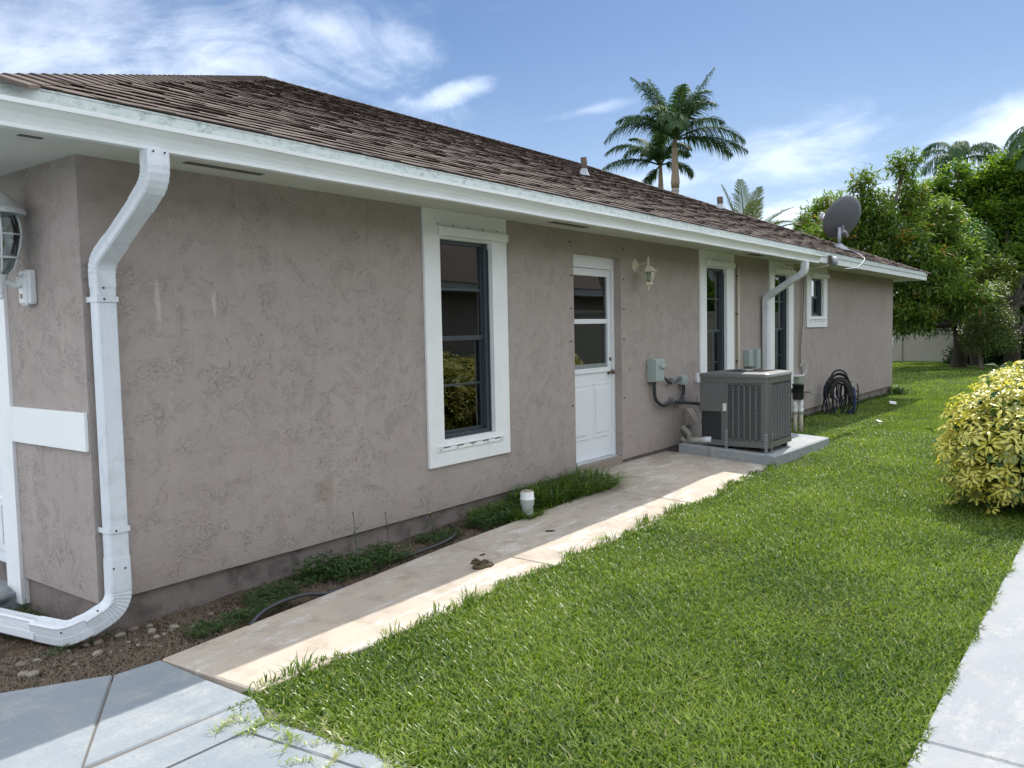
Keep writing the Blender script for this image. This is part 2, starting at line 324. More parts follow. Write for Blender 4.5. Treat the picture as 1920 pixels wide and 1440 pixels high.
M['broad'] = simple('broad_leaf', (0.02, 0.06, 0.03), 0.2, 0, 0.3, 6)
M['stone'] = simple('pebble_stone', (0.17, 0.135, 0.11), 0.85, 0, 0.35, 14, 0.4, 60)
M['stonew'] = simple('pale_pebble', (0.24, 0.21, 0.175), 0.85, 0, 0.2, 14, 0.4, 60)
M['dung'] = simple('droppings', (0.075, 0.055, 0.025), 0.9, 0, 0.4, 60, 1.0, 90)
M['paper'] = simple('white_litter', (0.72, 0.72, 0.72), 0.6)
M['drape'] = simple('drape_cloth', (0.42, 0.40, 0.38), 0.9)
M['room'] = simple('room_paint', (0.20, 0.18, 0.16), 0.9)
M['carton'] = simple('carton', (0.50, 0.49, 0.46), 0.8)
M['ink'] = simple('print_ink', (0.10, 0.12, 0.2), 0.8)
M['yellow'] = simple('yellow_label', (0.5, 0.40, 0.06), 0.6)
M['red'] = simple('red_valve', (0.42, 0.03, 0.02), 0.5)
M['lampglass'] = glass_mat(); M['lampglass'].name = 'lantern_glass'
M['bulb'] = simple('frosted_bulb', (0.6, 0.6, 0.58), 0.3)

# ---------------------------------------------------------------- builders
def lab(o, label=None, cat=None, group=None, kind=None):
    if label: o['label'] = label
    if cat: o['category'] = cat
    if group: o['group'] = group
    if kind: o['kind'] = kind
    return o
def empty(name, loc=(0, 0, 0), rz=0):
    o = bpy.data.objects.new(name, None); COL.objects.link(o); o.location = loc; o.rotation_euler = (0, 0, rz); o.empty_display_size = 0.1
    return o
def link(name, me, parent=None):
    o = bpy.data.objects.new(name, me); COL.objects.link(o)
    if parent is not None: o.parent = parent
    return o
def np_mesh(name, V, T, mat, attrs=None, smooth=False):
    V = np.asarray(V, np.float32); T = np.asarray(T, np.int32)
    me = bpy.data.meshes.new(name)
    me.vertices.add(len(V)); me.vertices.foreach_set('co', V.ravel())
    me.loops.add(T.size); me.loops.foreach_set('vertex_index', T.ravel())
    me.polygons.add(len(T)); me.polygons.foreach_set('loop_start', np.arange(0, T.size, T.shape[1], dtype=np.int32))
    if smooth: me.polygons.foreach_set('use_smooth', np.ones(len(T), bool))
    for k, a in (attrs or {}).items():
        at = me.attributes.new(k, 'FLOAT', 'POINT'); at.data.foreach_set('value', np.asarray(a, np.float32))
    me.update(calc_edges=True); me.materials.append(mat)
    return me
class MB:
    def __init__(s): s.v = []; s.f = []; s.sm = []
    def add(s, vs, fs, sm=False):
        o = len(s.v); s.v += [tuple(v) for v in vs]; s.f += [tuple(i + o for i in f) for f in fs]; s.sm += [sm] * len(fs); return s
    def box(s, x0, x1, y0, y1, z0, z1):
        v = [(x, y, z) for z in (z0, z1) for y in (y0, y1) for x in (x0, x1)]
        return s.add(v, [(0, 2, 3, 1), (4, 5, 7, 6), (0, 1, 5, 4), (2, 6, 7, 3), (0, 4, 6, 2), (1, 3, 7, 5)])
    def quad(s, a, b, c, d): return s.add([a, b, c, d], [(0, 1, 2, 3)])
    def prism(s, pts, off):  # closed polygon pts, extruded by vector off
        n = len(pts); off = Vector(off); v = [Vector(p) for p in pts]; v2 = [p + off for p in v]
        return s.add(v + v2, [tuple(range(n))[::-1], tuple(range(n, 2 * n))] + [(i, (i + 1) % n, n + (i + 1) % n, n + i) for i in range(n)])
    def tube(s, path, r, n=8, cap=True, sm=True):
        P = [Vector(p) for p in path]; k = len(P); rs = r if isinstance(r, (list, tuple)) else [r] * k
        vs = []; up = None
        for i in range(k):
            t = (P[min(i + 1, k - 1)] - P[max(i - 1, 0)]).normalized()
            if up is None:
                up = t.orthogonal().normalized()
            else:
                up = (up - t * up.dot(t)).normalized()
            b = t.cross(up)
            for j in range(n):
                a = 2 * math.pi * j / n; vs.append(P[i] + (up * math.cos(a) + b * math.sin(a)) * rs[i])
        fs = [(i * n + j, i * n + (j + 1) % n, (i + 1) * n + (j + 1) % n, (i + 1) * n + j) for i in range(k - 1) for j in range(n)]
        if cap: fs += [tuple(range(n))[::-1], tuple(range((k - 1) * n, k * n))]
        return s.add(vs, fs, sm)
    def lathe(s, prof, c=(0, 0, 0), n=16, axis='z', sm=True, flat_n=None):
        c = Vector(c); vs = []
        for r, h in prof:
            for j in range(n):
                a = 2 * math.pi * j / n
                p = Vector((r * math.cos(a), r * math.sin(a), h))
                if axis == 'y': p = Vector((p.x, p.z, p.y))
                if axis == 'x': p = Vector((p.z, p.x, p.y))
                vs.append(c + p)
        k = len(prof)
        fs = [(i * n + j, i * n + (j + 1) % n, (i + 1) * n + (j + 1) % n, (i + 1) * n + j) for i in range(k - 1) for j in range(n)]
        return s.add(vs, fs, sm)
    def ball(s, c, r, n=10, m_=6, sq=(1, 1, 1)):
        prof = [(math.sin(math.pi * i / m_) * r, -math.cos(math.pi * i / m_) * r) for i in range(m_ + 1)]
        o = len(s.v); s.lathe(prof, (0, 0, 0), n)
        for i in range(o, len(s.v)):
            v = s.v[i]; s.v[i] = (c[0] + v[0] * sq[0], c[1] + v[1] * sq[1], c[2] + v[2] * sq[2])
        return s
    def xf(s, mat):
        s.v = [tuple(mat @ Vector(v)) for v in s.v]; return s
    def mesh(s, name, mat):
        me = bpy.data.meshes.new(name); me.from_pydata(s.v, [], s.f); me.update(); me.materials.append(mat)
        me.polygons.foreach_set('use_smooth', s.sm); return me
    def build(s, name, mat, parent=None, bevel=0.0, seg=2):
        o = link(name, s.mesh(name, mat), parent)
        if bevel:
            b = o.modifiers.new('bevel', 'BEVEL'); b.width = bevel; b.segments = seg; b.limit_method = 'ANGLE'; b.angle_limit = R(40)
        return o
def smooth_path(pts, n=6):
    P = [Vector(p) for p in pts]; out = []
    for i in range(len(P) - 1):
        p0 = P[max(i - 1, 0)]; p1 = P[i]; p2 = P[i + 1]; p3 = P[min(i + 2, len(P) - 1)]
        for k in range(n):
            t = k / n
            out.append(0.5 * ((2 * p1) + (p2 - p0) * t + (2 * p0 - 5 * p1 + 4 * p2 - p3) * t * t + (3 * p1 - p0 - 3 * p2 + p3) * t ** 3))
    out.append(P[-1]); return out

# ---------------------------------------------------------------- ground levels
def interp(x, xs, ys): return np.interp(x, xs, ys)
XB = [-8, 0, 2.4, 4.7, 5.7, 7.0, 8.5, 12, 18, 26, 60]; ZB = [-.19, -.17, -.135, -.085, -.04, -.05, -.09, -.15, -.19, -.18, -.18]
XS = [-8, 0, 3, 5, 7, 9, 12]; SL = [0, 0, .015, .05, .065, .04, 0]
def zwalk(x, y): return interp(x, XB, ZB) - interp(x, XS, SL) * np.clip(-np.asarray(y) - 0.2, 0, 1.2)
def zlawn(x, y):
    x = np.asarray(x, float); y = np.asarray(y, float)
    e = zwalk(x, -1.25) - 0.015
    far_ = interp(x, [-8, 0, 6, 12, 20, 60], [-.19, -.185, -.19, -.19, -.20, -.19])
    t = np.clip((-1.3 - y) / 2.2, 0, 1)
    z = e * (1 - t) + far_ * t
    zin = interp(x, [0, 8, 9.5, 60], [-.2, -.12, -.17, -.19])
    return np.where(y > -1.25, np.where(x > 8.9, interp(x, XB, ZB), zin), z)
def grid_mesh(name, x0, x1, y0, y1, nx, ny, zf, mat):
    xs = np.linspace(x0, x1, nx); ys = np.linspace(y0, y1, ny); X, Y = np.meshgrid(xs, ys); Z = zf(X, Y)
    V = np.stack([X, Y, Z], -1).reshape(-1, 3); i = np.arange(nx * ny).reshape(ny, nx)
    T = np.stack([i[:-1, :-1], i[:-1, 1:], i[1:, 1:], i[1:, :-1]], -1).reshape(-1, 4)
    return np_mesh(name, V, T, mat, smooth=True)

g = link('ground', grid_mesh('ground', -150, 350, -250, 250, 12, 12, lambda x, y: -0.30 + 0 * x, M['turf'])); lab(g, kind='structure')
def zl2(x, y): return zlawn(x, y) + 0.012 * np.sin(x * 2.1 + y * 1.3) * np.sin(y * 2.7 - x * .8)
lw = link('lawn', grid_mesh('lawn', -0.16, 8.98, -3.90, -1.27, 60, 30, zl2, M['turf'])); lab(lw, kind='structure')
lw2 = link('lawn', grid_mesh('lawn', 8.98, 60, -3.90, 0.02, 90, 30, lambda x, y: zlawn(x, y) + 0.012 * np.sin(x * 2.1) * np.sin(y * 2.7), M['turf'])); lab(lw2, kind='structure')
lw3 = link('lawn', grid_mesh('lawn', 18.48, 60, 0.02, 25, 40, 30, lambda x, y: zlawn(x, -0.5) + 0 * y, M['turf'])); lab(lw3, kind='structure')
lw4 = link('lawn', grid_mesh('lawn', 5.4, 60, -7.0, -3.90, 40, 10, lambda x, y: -0.195 + 0 * x, M['turf'])); lab(lw4, kind='structure')
bed = link('soil_bed', grid_mesh('soil_bed', -3.5, 5.1, -0.72, 0.06, 140, 16, lambda x, y: zwalk(x, y) - 0.030 + 0.012 * np.sin(x * 9 + y * 5) * np.sin(y * 14 - x * 6), M['soil'])); lab(bed, kind='structure')
bed2 = link('soil_bed', grid_mesh('soil_bed', -1.8, -0.001, 0.06, 1.0, 30, 16, lambda x, y: -0.195 + 0.012 * np.sin(x * 9 + y * 5) * np.sin(y * 14 - x * 6), M['soil'])); lab(bed2, kind='structure')

# walkway slabs
walkway = empty('walkway', (0, 0, 0)); lab(walkway, kind='structure')
def bedge(x): return interp(x, [0, 1.2, 2.3, 3.8, 4.6], [-.62, -.50, -.46, -.42, -.42])
def slab(name, parent, poly, mat, thick=0.11, zf=zwalk, n=8):
    """poly: list of (x, y) ; top follows the ground fall, edges slightly eased"""
    c = np.mean(poly, 0); pts = []
    for i in range(len(poly)):
        a = np.array(poly[i]); b = np.array(poly[(i + 1) % len(poly)])
        for k in range(n): pts.append(a + (b - a) * k / n)
    pts = np.array(pts); k = len(pts); V = []
    for s_, dz in ((0.0, -thick), (0.0, -0.008), (0.010, 0.0)):
        q = pts + (c - pts) / np.linalg.norm(c - pts, axis=1)[:, None] * s_
        V += [(x, y, float(zf(x, y)) + dz) for x, y in q]
    fs = [(r * k + i, r * k + (i + 1) % k, (r + 1) * k + (i + 1) % k, (r + 1) * k + i) for r in range(2) for i in range(k)]
    top = list(range(2 * k, 3 * k)); V.append((c[0], c[1], float(zf(*c)))); 
    fs += [(top[i], top[(i + 1) % k], 3 * k) for i in range(k)]
    mb = MB(); mb.add(V, fs); return mb.build(name, mat, parent)
xs_ = [0.0, 2.42, 4.72]
for i in range(2):
    a, b = xs_[i] + .004, xs_[i + 1] - .004
    lft = (0.05, -1.36) if i == 0 else (a, -1.42)
    slab('slab', walkway, [(a, float(bedge(a))), lft, (b, -1.41), (b, float(bedge(b)))], M['walk'])
slab('slab', walkway, [(4.728, -0.42), (4.728, -1.41), (6.98, -1.36), (6.98, 0.04), (5.0, 0.04), (5.0, -0.36)], M['walk'])
MB().box(2.416, 2.424, -1.40, -0.45, -0.25, float(zwalk(2.42, -1.3)) - .008).box(4.716, 4.728, -1.40, -0.42, -0.25, float(zwalk(4.72, -1.3)) - .008).build('joint', M['joint'], walkway)

drive = empty('driveway', (0, 0, 0)); lab(drive, kind='structure')
zd = lambda x, y: -0.172 + 0 * np.asarray(x)
slab('slab', drive, [(-0.006, -0.615), (-0.006, -1.39), (-0.755, -1.365), (-0.235, -0.60)], M['gray'], zf=zd)
slab('slab', drive, [(-0.241, -0.594), (-0.762, -1.362), (-4.5, -1.365), (-4.5, -0.32), (-0.68, -0.34)], M['gray'], zf=zd)
slab('slab', drive, [(-0.006, -1.405), (-0.11, -1.634), (-4.5, -1.630), (-4.5, -1.372)], M['gray'], zf=zd)
slab('slab', drive, [(-0.222, -1.642), (-0.132, -2.4), (-0.132, -7.0), (-4.5, -7.0), (-4.5, -1.636)], M['gray'], zf=zd)
slab('slab', drive, [(-0.10, -1.642), (-0.02, -2.4), (-0.125, -2.4), (-0.215, -1.642)], M['gray'], zf=zd)
slab('slab', drive, [(-0.02, -2.404), (-0.02, -7.0), (-0.125, -7.0), (-0.125, -2.404)], M['gray'], zf=zd)
slab('slab', drive, [(-3.6, 1.0), (-3.6, 7), (0.12, 7), (0.12, 1.0)], M['gray'], zf=lambda x, y: -0.10 + 0 * np.asarray(x))
slab('slab', drive, [(-9.5, -7.0), (-4.52, -7.0), (-4.52, 9), (-9.5, 9)], M['gray'], zf=zd)
MB().box(-4.4, -0.02, -6.9, -0.66, -0.28, -0.1785).build('joint', M['joint'], drive)
rw = empty('side_walkway', (0, 0, 0)); lab(rw, kind='structure')
slab('slab', rw, [(-0.10, -3.905), (1.262, -3.905), (1.262, -5.2), (-0.10, -5.2)], M['rwalk'], zf=zd)
slab('slab', rw, [(1.270, -3.905), (5.35, -3.905), (5.35, -5.2), (1.270, -5.2)], M['rwalk'], zf=zd)
MB().box(1.25, 1.28, -5.1, -3.92, -0.28, -0.182).build('joint', M['joint'], rw)

# ---------------------------------------------------------------- the house
LX = 18.46; ZS = 2.45; WY = 10.36
house = empty('house', (0, 0, 0)); lab(house, 'long single-storey stucco house with brown shingle hip roof and white trim', 'house')
def wall_holes(mb, L, z0, z1, holes, depth, P):
    """P(u, d, z) maps along-wall u, depth into the wall d and height z to a point"""
    us = sorted({0, L, *[h[0] for h in holes], *[h[1] for h in holes]}); zs = sorted({z0, z1, *[h[2] for h in holes], *[h[3] for h in holes]})
    for i in range(len(us) - 1):
        for j in range(len(zs) - 1):
            uc = (us[i] + us[i + 1]) / 2; zc = (zs[j] + zs[j + 1]) / 2
            if any(h[0] < uc < h[1] and h[2] < zc < h[3] for h in holes): continue
            mb.quad(P(us[i], 0, zs[j]), P(us[i + 1], 0, zs[j]), P(us[i + 1], 0, zs[j + 1]), P(us[i], 0, zs[j + 1]))
    for u0, u1, a, b in holes:
        mb.quad(P(u0, 0, a), P(u0, depth, a), P(u0, depth, b), P(u0, 0, b)); mb.quad(P(u1, 0, a), P(u1, 0, b), P(u1, depth, b), P(u1, depth, a))
        mb.quad(P(u0, 0, b), P(u0, depth, b), P(u1, depth, b), P(u1, 0, b)); mb.quad(P(u0, 0, a), P(u1, 0, a), P(u1, depth, a), P(u0, depth, a))
WIN = [(2.868, 3.547, .57, 2.222), (8.07, 8.74, .57, 2.235), (10.615, 11.278, .57, 2.25), (12.423, 13.12, 1.598, 2.257)]
DOOR = (4.89, 5.845, -0.02, 2.232)
mb = MB(); wall_holes(mb, LX, 0, ZS, [(h[0] - .012, h[1] + .012, h[2] - .012, h[3] + .012) for h in WIN] + [(DOOR[0], DOOR[1], 0.0, DOOR[3])], 0.12, lambda u, d, z: (u, d, z))
mb.quad((0, .93, 0), (0, 0, 0), (0, 0, ZS), (0, .93, ZS))
mb.quad((LX, 0, 0), (LX, WY, 0), (LX, WY, ZS), (LX, 0, ZS)); mb.quad((LX, WY, 0), (0, WY, 0), (0, WY, ZS), (LX, WY, ZS)); mb.quad((0, WY, 0), (0, 5.9, 0), (0, 5.9, ZS), (0, WY, ZS))
mb.quad((0, 5.9, 2.2), (0, .93, 2.2), (0, .93, ZS), (0, 5.9, ZS))
mb.quad((0, 0, 0), (0, .93, 0), (0.03, .93, 0), (0.03, 0, 0)); mb.quad((0.0, 0, 0), (LX, 0, 0), (LX, .03, 0), (0, .03, 0))
mb.build('wall', M['stucco'], house)
MB().box(0.03, LX - .03, .03, .3, -0.45, -0.0005).box(0.03, .3, .3, 1.0, -0.45, -0.0005).box(LX - .3, LX - .03, .3, WY, -.45, -.0005).build('foundation', M['found'], house)
MB().box(0.3, LX - .3, 1.9, 1.95, 0, ZS).box(.3, LX - .3, .2, 1.9, -.05, -.01).build('room', M['room'], house)
MB().box(4.4, 4.43, .15, 1.9, 0, ZS).box(9.6, 9.63, .15, 1.9, 0, ZS).box(11.9, 11.93, .15, 1.9, 0, ZS).box(7.3, 7.33, .15, 1.9, 0, ZS).box(.3, LX - .3, .15, 1.9, ZS + .01, ZS + .03).build('room_divider', M['room'], house)
# front corner trim
MB().box(-.022, .03, .931, 1.12, -0.172, 2.2).box(-.022, -.0005, .012, .9305, .848, 1.062).build('corner_trim', M['trim'], house, .003)
# garage door
gd = MB(); gd.box(.05, .09, 1.12, 5.9, .02, 2.2).build('garage_door', M['door'], house)
gdo = [c for c in house.children if c.name == 'garage_door'][0]
for r_ in range(4):
    for c_ in range(5):
        y0 = 1.22 + c_ * .93; z0 = .10 + r_ * .545
        MB().box(.035, .0495, y0, y0 + .78, z0, z0 + .36).build('panel', M['door'], gdo, .008)
        MB().box(.028, .0345, y0 + .06, y0 + .72, z0 + .05, z0 + .31).build('panel', M['door'], gdo, .005)
MB().box(.04, .4, 1.12, 5.9, -.4, .018).build('garage_sill', M['found'], house)
# corner rock
mb = MB(); mb.ball((-.12, 1.08, -.12), .1, 9, 6, (1.1, 1.2, .6))
for i, v in enumerate(mb.v): mb.v[i] = tuple(a + rnd.uniform(-.012, .012) for a in v)
o = mb.build('broken_concrete', M['pad']); lab(o, 'broken lump of grey concrete lying at foot of the white garage door post', 'rubble')

# windows
def window(x0, x1, z0, z1, ox0, ox1, oz0, rails, sillrail=True, headbar=True, far_=False, lower_dark=True):
    w_ = empty('window', (0, 0, 0)); w_.parent = house
    T = -.024
    f = MB().box(ox0, x0, T, -.0005, oz0, ZS - .001).box(x1, ox1, T, -.0005, oz0, ZS - .001).box(x0, x1, T, -.0005, z1, ZS - .001).box(x0, x1, T, -.0005, oz0, z0)
    f.box(x0 - .011, x0, -.0004, .058, z0, z1).box(x1, x1 + .011, -.0004, .058, z0, z1).box(x0, x1, -.0004, .058, z1, z1 + .011).box(x0, x1, -.0004, .058, z0 - .011, z0)
    f.build('trim_board', M['trim'], w_, .002)
    fr = MB(); t = .032
    fr.box(x0, x0 + t, .045, .10, z0, z1).box(x1 - t - .018, x1, .030, .10, z0, z1).box(x0 + t, x1 - t - .018, .045, .10, z1 - t, z1).box(x0 + t, x1 - t - .018, .03, .10, z0, z0 + t)
    fr.box(x1 - .012, x1 - .002, .018, .0299, z0, z1 - .05)
    fr.build('frame', M['bronze'], w_, .003)
    zm = rails[0]
    s = MB().box(x0 + t, x1 - t - .018, .052, .074, zm - .018, zm + .02).box(x0 + t, x0 + t + .018, .056, .074, zm + .02, z1 - t).box(x1 - t - .038, x1 - t - .018, .056, .074, zm + .02, z1 - t)
    s.build('sash', M['bronze'], w_, .002)
    s = MB().box(x0 + t, x0 + t + .02, .078, .096, z0 + t, zm - .018).box(x1 - t - .04, x1 - t - .018, .078, .096, z0 + t, zm - .018).box(x0 + t + .02, x1 - t - .04, .078, .096, z0 + t, z0 + t + .028)
    s.build('sash', M['bronze'], w_, .002)
    for r_ in rails[1:]:
        y = .058 if r_ > zm else .080
        MB().box(x0 + t + .018, x1 - t - .038, y, y + .014, r_ - .009, r_ + .009).build('glazing_bar', M['bronze'], w_, .002)
    MB().box(x0 + t, x1 - t - .018, .066, .069, zm + .0205, z1 - t - .0005).build('pane', M['glass'], w_)
    MB().box(x0 + t, x1 - t - .018, .087, .090, z0 + t + .0005, zm - .0185).build('pane', M['glass'], w_)
    if headbar:
        hb = MB().box(x0 - .06, x1 + .17, -.030, -.0245, z1 + .075, z1 + .125).prism([(x0 - .02, -.031, z1 + .02), (x0 - .02, -.078, z1 + .02), (x0 - .02, -.078, z1 + .085), (x0 - .02, -.031, z1 + .095)], (x1 - x0 + .19, 0, 0))
        hb.build('shutter_header', M['trim'], w_, .002)
        sc = MB()
        for k in range(5): sc.ball((x0 - .03 + k * (x1 - x0 + .17) / 4.4, -.032, z1 + .108), .006, 6, 4)
        sc.build('screw', M['dark'], w_)
    if sillrail:
        zr = z0 - .085
        MB().box(x0 - .09, x1 + .10, -.034, -.0245, zr, zr + .042).box(x0 - .09, x1 + .10, -.040, -.0345, zr + .036, zr + .044).build('shutter_rail', M['trim'], w_, .0015)
        sc = MB()
        for k in range(5): sc.ball((x0 - .06 + k * (x1 - x0 + .13) / 4, -.040, zr + .016), .0075, 6, 4)
        sc.build('stud', M['alu'], w_)
        sc = MB()
        for k in range(5): sc.box(x0 - .03 + k * .17, x0 + .05 + k * .17, -.0375, -.0345, zr + .026, zr + .0325)
        sc.build('rail_slot', M['dark'], w_)['kind'] = 'stuff'
    return w_
w1 = window(*WIN[0][:2], .57, 2.222, 2.68, 3.757, .360, (1.405, 1.815, 1.01))
w2 = window(8.07, 8.74, .57, 2.235, 7.87, 8.99, .36, (1.395, 1.83, .97))
w3 = window(10.615, 11.278, .57, 2.25, 10.41, 11.50, .36, (1.395, 1.83, .97))
w4 = window(12.423, 13.12, 1.598, 2.257, 12.20, 13.345, 1.406, (1.93,))
# inside the first window: drapes, a carton and a box with a yellow label
mb = MB()
for a, b in ((3.02, 3.10), (3.37, 3.50)):
    n_ = int((b - a) / .018)
    for k in range(n_): mb.box(a + k * .018, a + k * .018 + .016, .16 + .012 * (k % 2), .165 + .012 * (k % 2), .55, 2.24)
mb.build('drape', M['drape'], w1)
bx = MB().box(2.82, 3.28, .30, .62, .75, 1.28).build('carton', M['carton'], w1)
cu_ = bpy.data.curves.new('lettering', 'FONT'); cu_.body = 'Tiss'; cu_.size = .14; cu_.extrude = .0005; cu_.materials.append(M['ink'])
tmp_ = bpy.data.objects.new('lettering_curve', cu_); COL.objects.link(tmp_); bpy.context.view_layer.update(); lme = bpy.data.meshes.new_from_object(tmp_.evaluated_get(bpy.context.evaluated_depsgraph_get())); bpy.data.objects.remove(tmp_); to = bpy.data.objects.new('lettering', lme); COL.objects.link(to); to.parent = bx; to.location = (3.02, .297, .96); to.rotation_euler = (R(90), 0, 0)
MB().box(3.33, 3.50, .30, .36, .72, 1.30).build('boxed_item', M['paper'], w1); MB().box(3.335, 3.495, .294, .2995, .74, .84).build('yellow_label', M['yellow'], w1)
# horizontal blinds behind the next two, a shade behind the small one
for ww, x0, x1 in ((w2, 8.07, 8.74), (w3, 10.615, 11.278)):
    mb = MB()
    for k in range(30):
        z = 1.43 + k * .027; mb.quad((x0 + .02, .150, z), (x1 - .04, .150, z), (x1 - .04, .168, z + .014), (x0 + .02, .168, z + .014))
    mb.build('blind', M['drape'], ww)
MB().box(12.44, 12.98, .14, .145, 1.60, 2.25).build('shade', M['plastic'], w4)

# door
dr = empty('door', (0, 0, 0)); dr.parent = house
dx0, dx1, dz0, dz1 = 4.935, 5.80, .062, 2.10
yf = .112
fm = MB().box(4.891, dx0 - .003, .085, .1195, .05, 2.231).box(dx1 + .003, 5.844, .085, .1195, .05, 2.231).box(dx0 - .003, dx1 + .003, .085, .1195, dz1 + .003, 2.231)
fm.build('frame', M['door'], dr, .002)
wz0, wz1 = 1.04, 2.02; wx0, wx1 = 5.02, 5.715
mb = MB(); 
mb.box(dx0, wx0, yf, .15, dz0, dz1).box(wx1, dx1, yf, .15, dz0, dz1).box(wx0, wx1, yf, .15, wz1, dz1).box(wx0, wx1, yf, .15, dz0, wz0)
mb.build('slab', M['door'], dr)
for a, b in ((5.00, 5.32), (5.42, 5.72)):
    MB().prism([(a, yf - .0005, .30), (b, yf - .0005, .30), (b, yf - .0005, .86), (a, yf - .0005, .86)], (0, -.004, 0)).build('panel', M['door'], dr, .003)
    MB().box(a + .035, b - .035, yf - .014, yf - .005, .335, .825).build('panel', M['door'], dr, .007)
    MB().box(a - .012, b + .012, yf - .009, yf - .001, .288, .2995).build('moulding', M['door'], dr, .002); MB().box(a - .012, b + .012, yf - .009, yf - .001, .8605, .872).build('moulding', M['door'], dr, .002)
MB().box(wx0 - .05, wx0, yf - .02, yf - .0005, wz0 - .05, wz1 + .05).box(wx1, wx1 + .05, yf - .02, yf - .0005, wz0 - .05, wz1 + .05).box(wx0, wx1, yf - .02, yf - .0005, wz1, wz1 + .05).box(wx0, wx1, yf - .02, yf - .0005, wz0 - .05, wz0).box(wx0, wx1, yf - .012, yf + .01, 1.515, 1.565).build('window_frame', M['door'], dr, .003)
MB().box(wx0, wx1, yf + .012, yf + .016, wz0, 1.5145).build('pane', M['glass'], dr); MB().box(wx0, wx1, yf + .002, yf + .006, 1.5655, wz1).build('pane', M['glass'], dr)
MB().box(wx1 - .02, wx1 - .004, yf + .001, yf + .011, wz0, 1.5145).box(wx0, wx1 - .02, yf + .001, yf + .011, wz0, wz0 + .045).build('screen_edge', M['galv'], dr)
MB().box(wx0, wx1, .19, .195, .9, 1.9).build('curtain', M['room'], dr)
kb = MB().lathe([(.0, -.07), (.022, -.068), (.028, -.05), (.022, -.036), (.010, -.03), (.010, -.012), (.030, -.008), (.032, 0)], (5.752, yf, .985), 14, 'y')
kb.build('knob', M['knob'], dr)
MB().lathe([(0, -.026), (.02, -.026), (.026, -.01), (.028, 0)], (5.752, yf, 1.125), 14, 'y').build('deadbolt', M['knob'], dr)
MB().box(4.891, 5.844, -.0, .15, -.12, .045).build('sill', M['reveal'], dr, .006)
MB().box(4.891, 5.844, .03, .12, .0455, .058).build('threshold', M['alu'], dr, .002)
MB().box(5.846, 5.8475, .004, .1195, .05, 2.231).build('jamb_lining', M['reveal'], house)
MB().box(4.885, 4.8885, .004, .1195, .05, 2.231).build('jamb_lining', M['reveal'], house)

for hx, hz in ((4.83, 2.333), (4.85, 2.001), (4.84, 1.671), (4.831, 1.34), (4.84, .69), (5.904, 2.329), (5.908, 1.997), (5.912, 1.668), (5.905, 1.339), (5.902, .687)):
    MB().box(hx - .018, hx + .014, -.004, -.0005, hz - .006, hz + .006).build('anchor_hole', M['dark'], house)
# soffit, fascia
OY = -.575; OX = -.60; EX = LX + .58; EYB = WY + .575
def ring(mb, x0, x1, y0, y1, X0, X1, Y0, Y1, z0, z1):
    mb.box(X0, X1, Y0, y0, z0, z1); mb.box(X0, X1, y1, Y1, z0, z1); mb.box(X0, x0, y0, y1, z0, z1); mb.box(x1, X1, y0, y1, z0, z1)
mb = MB(); ring(mb, 0.0, LX, 0.0, WY, OX, EX, OY, EYB, ZS, ZS + .012); mb.build('soffit', M['soffit'], house)
mb = MB(); ring(mb, OX, EX, OY, EYB, OX - .02, EX + .02, OY - .02, EYB + .02, ZS - .035, ZS + .135); mb.build('fascia', M['fascia'], house, .002)
mb = MB(); ring(mb, OX - .021, EX + .021, OY - .021, EYB + .021, OX - .034, EX + .034, OY - .034, EYB + .034, ZS + .062, ZS + .138); mb.build('drip_edge', M['drip'], house, .002)
for a, b, y0, y1 in ((.50, 1.02, -.26, -.20), (4.18, 4.80, -.26, -.18), (-.38, -.27, -.26, -.22), (9.0, 9.5, -.27, -.17), (14.4, 14.9, -.5, -.4), (16.5, 17.0, -.5, -.4)):
    MB().box(a, b, y0, y1, ZS - .003, ZS - .0005).build('soffit_vent', M['vent'], house)

# gutter
gut = empty('gutter', (0, 0, 0)); gut.parent = house
GP = [(-.597, 2.50), (-.597, 2.388), (-.648, 2.384), (-.657, 2.387), (-.657, 2.402), (-.651, 2.406), (-.655, 2.425), (-.668, 2.450), (-.690, 2.474), (-.697, 2.480), (-.704, 2.482), (-.704, 2.503), (-.688, 2.505), (-.688, 2.490), (-.683, 2.476), (-.662, 2.452), (-.649, 2.428), (-.645, 2.394), (-.603, 2.394), (-.603, 2.50)]
gx0, gx1 = OX - .12, 10.75
for a, b in ((gx0, 1.75), (1.751, 6.4), (6.401, gx1)):
    nseg = 24; vs = []; npf = len(GP)
    for k in range(nseg + 1):
        x = a + (b - a) * k / nseg
        for y, z in GP:
            wob = .0022 * math.sin(x * 3.1) + .0018 * math.sin(x * 7.7 + z * 9)
            vs.append((x, y + wob * (1 if y < -.61 else 0), z + wob * .8 - .0004 * x))
    fs = [(k * npf + j, k * npf + (j + 1) % npf, (k + 1) * npf + (j + 1) % npf, (k + 1) * npf + j) for k in range(nseg) for j in range(npf)]
    MB().add(vs, fs).build('trough', M['gutter'], gut)
mb = MB(); mb.prism([(gx1 + .0005, y, z - .0004 * gx1) for y, z in GP[:13]], (.004, 0, 0)); mb.build('end_cap', M['gutter'], gut)

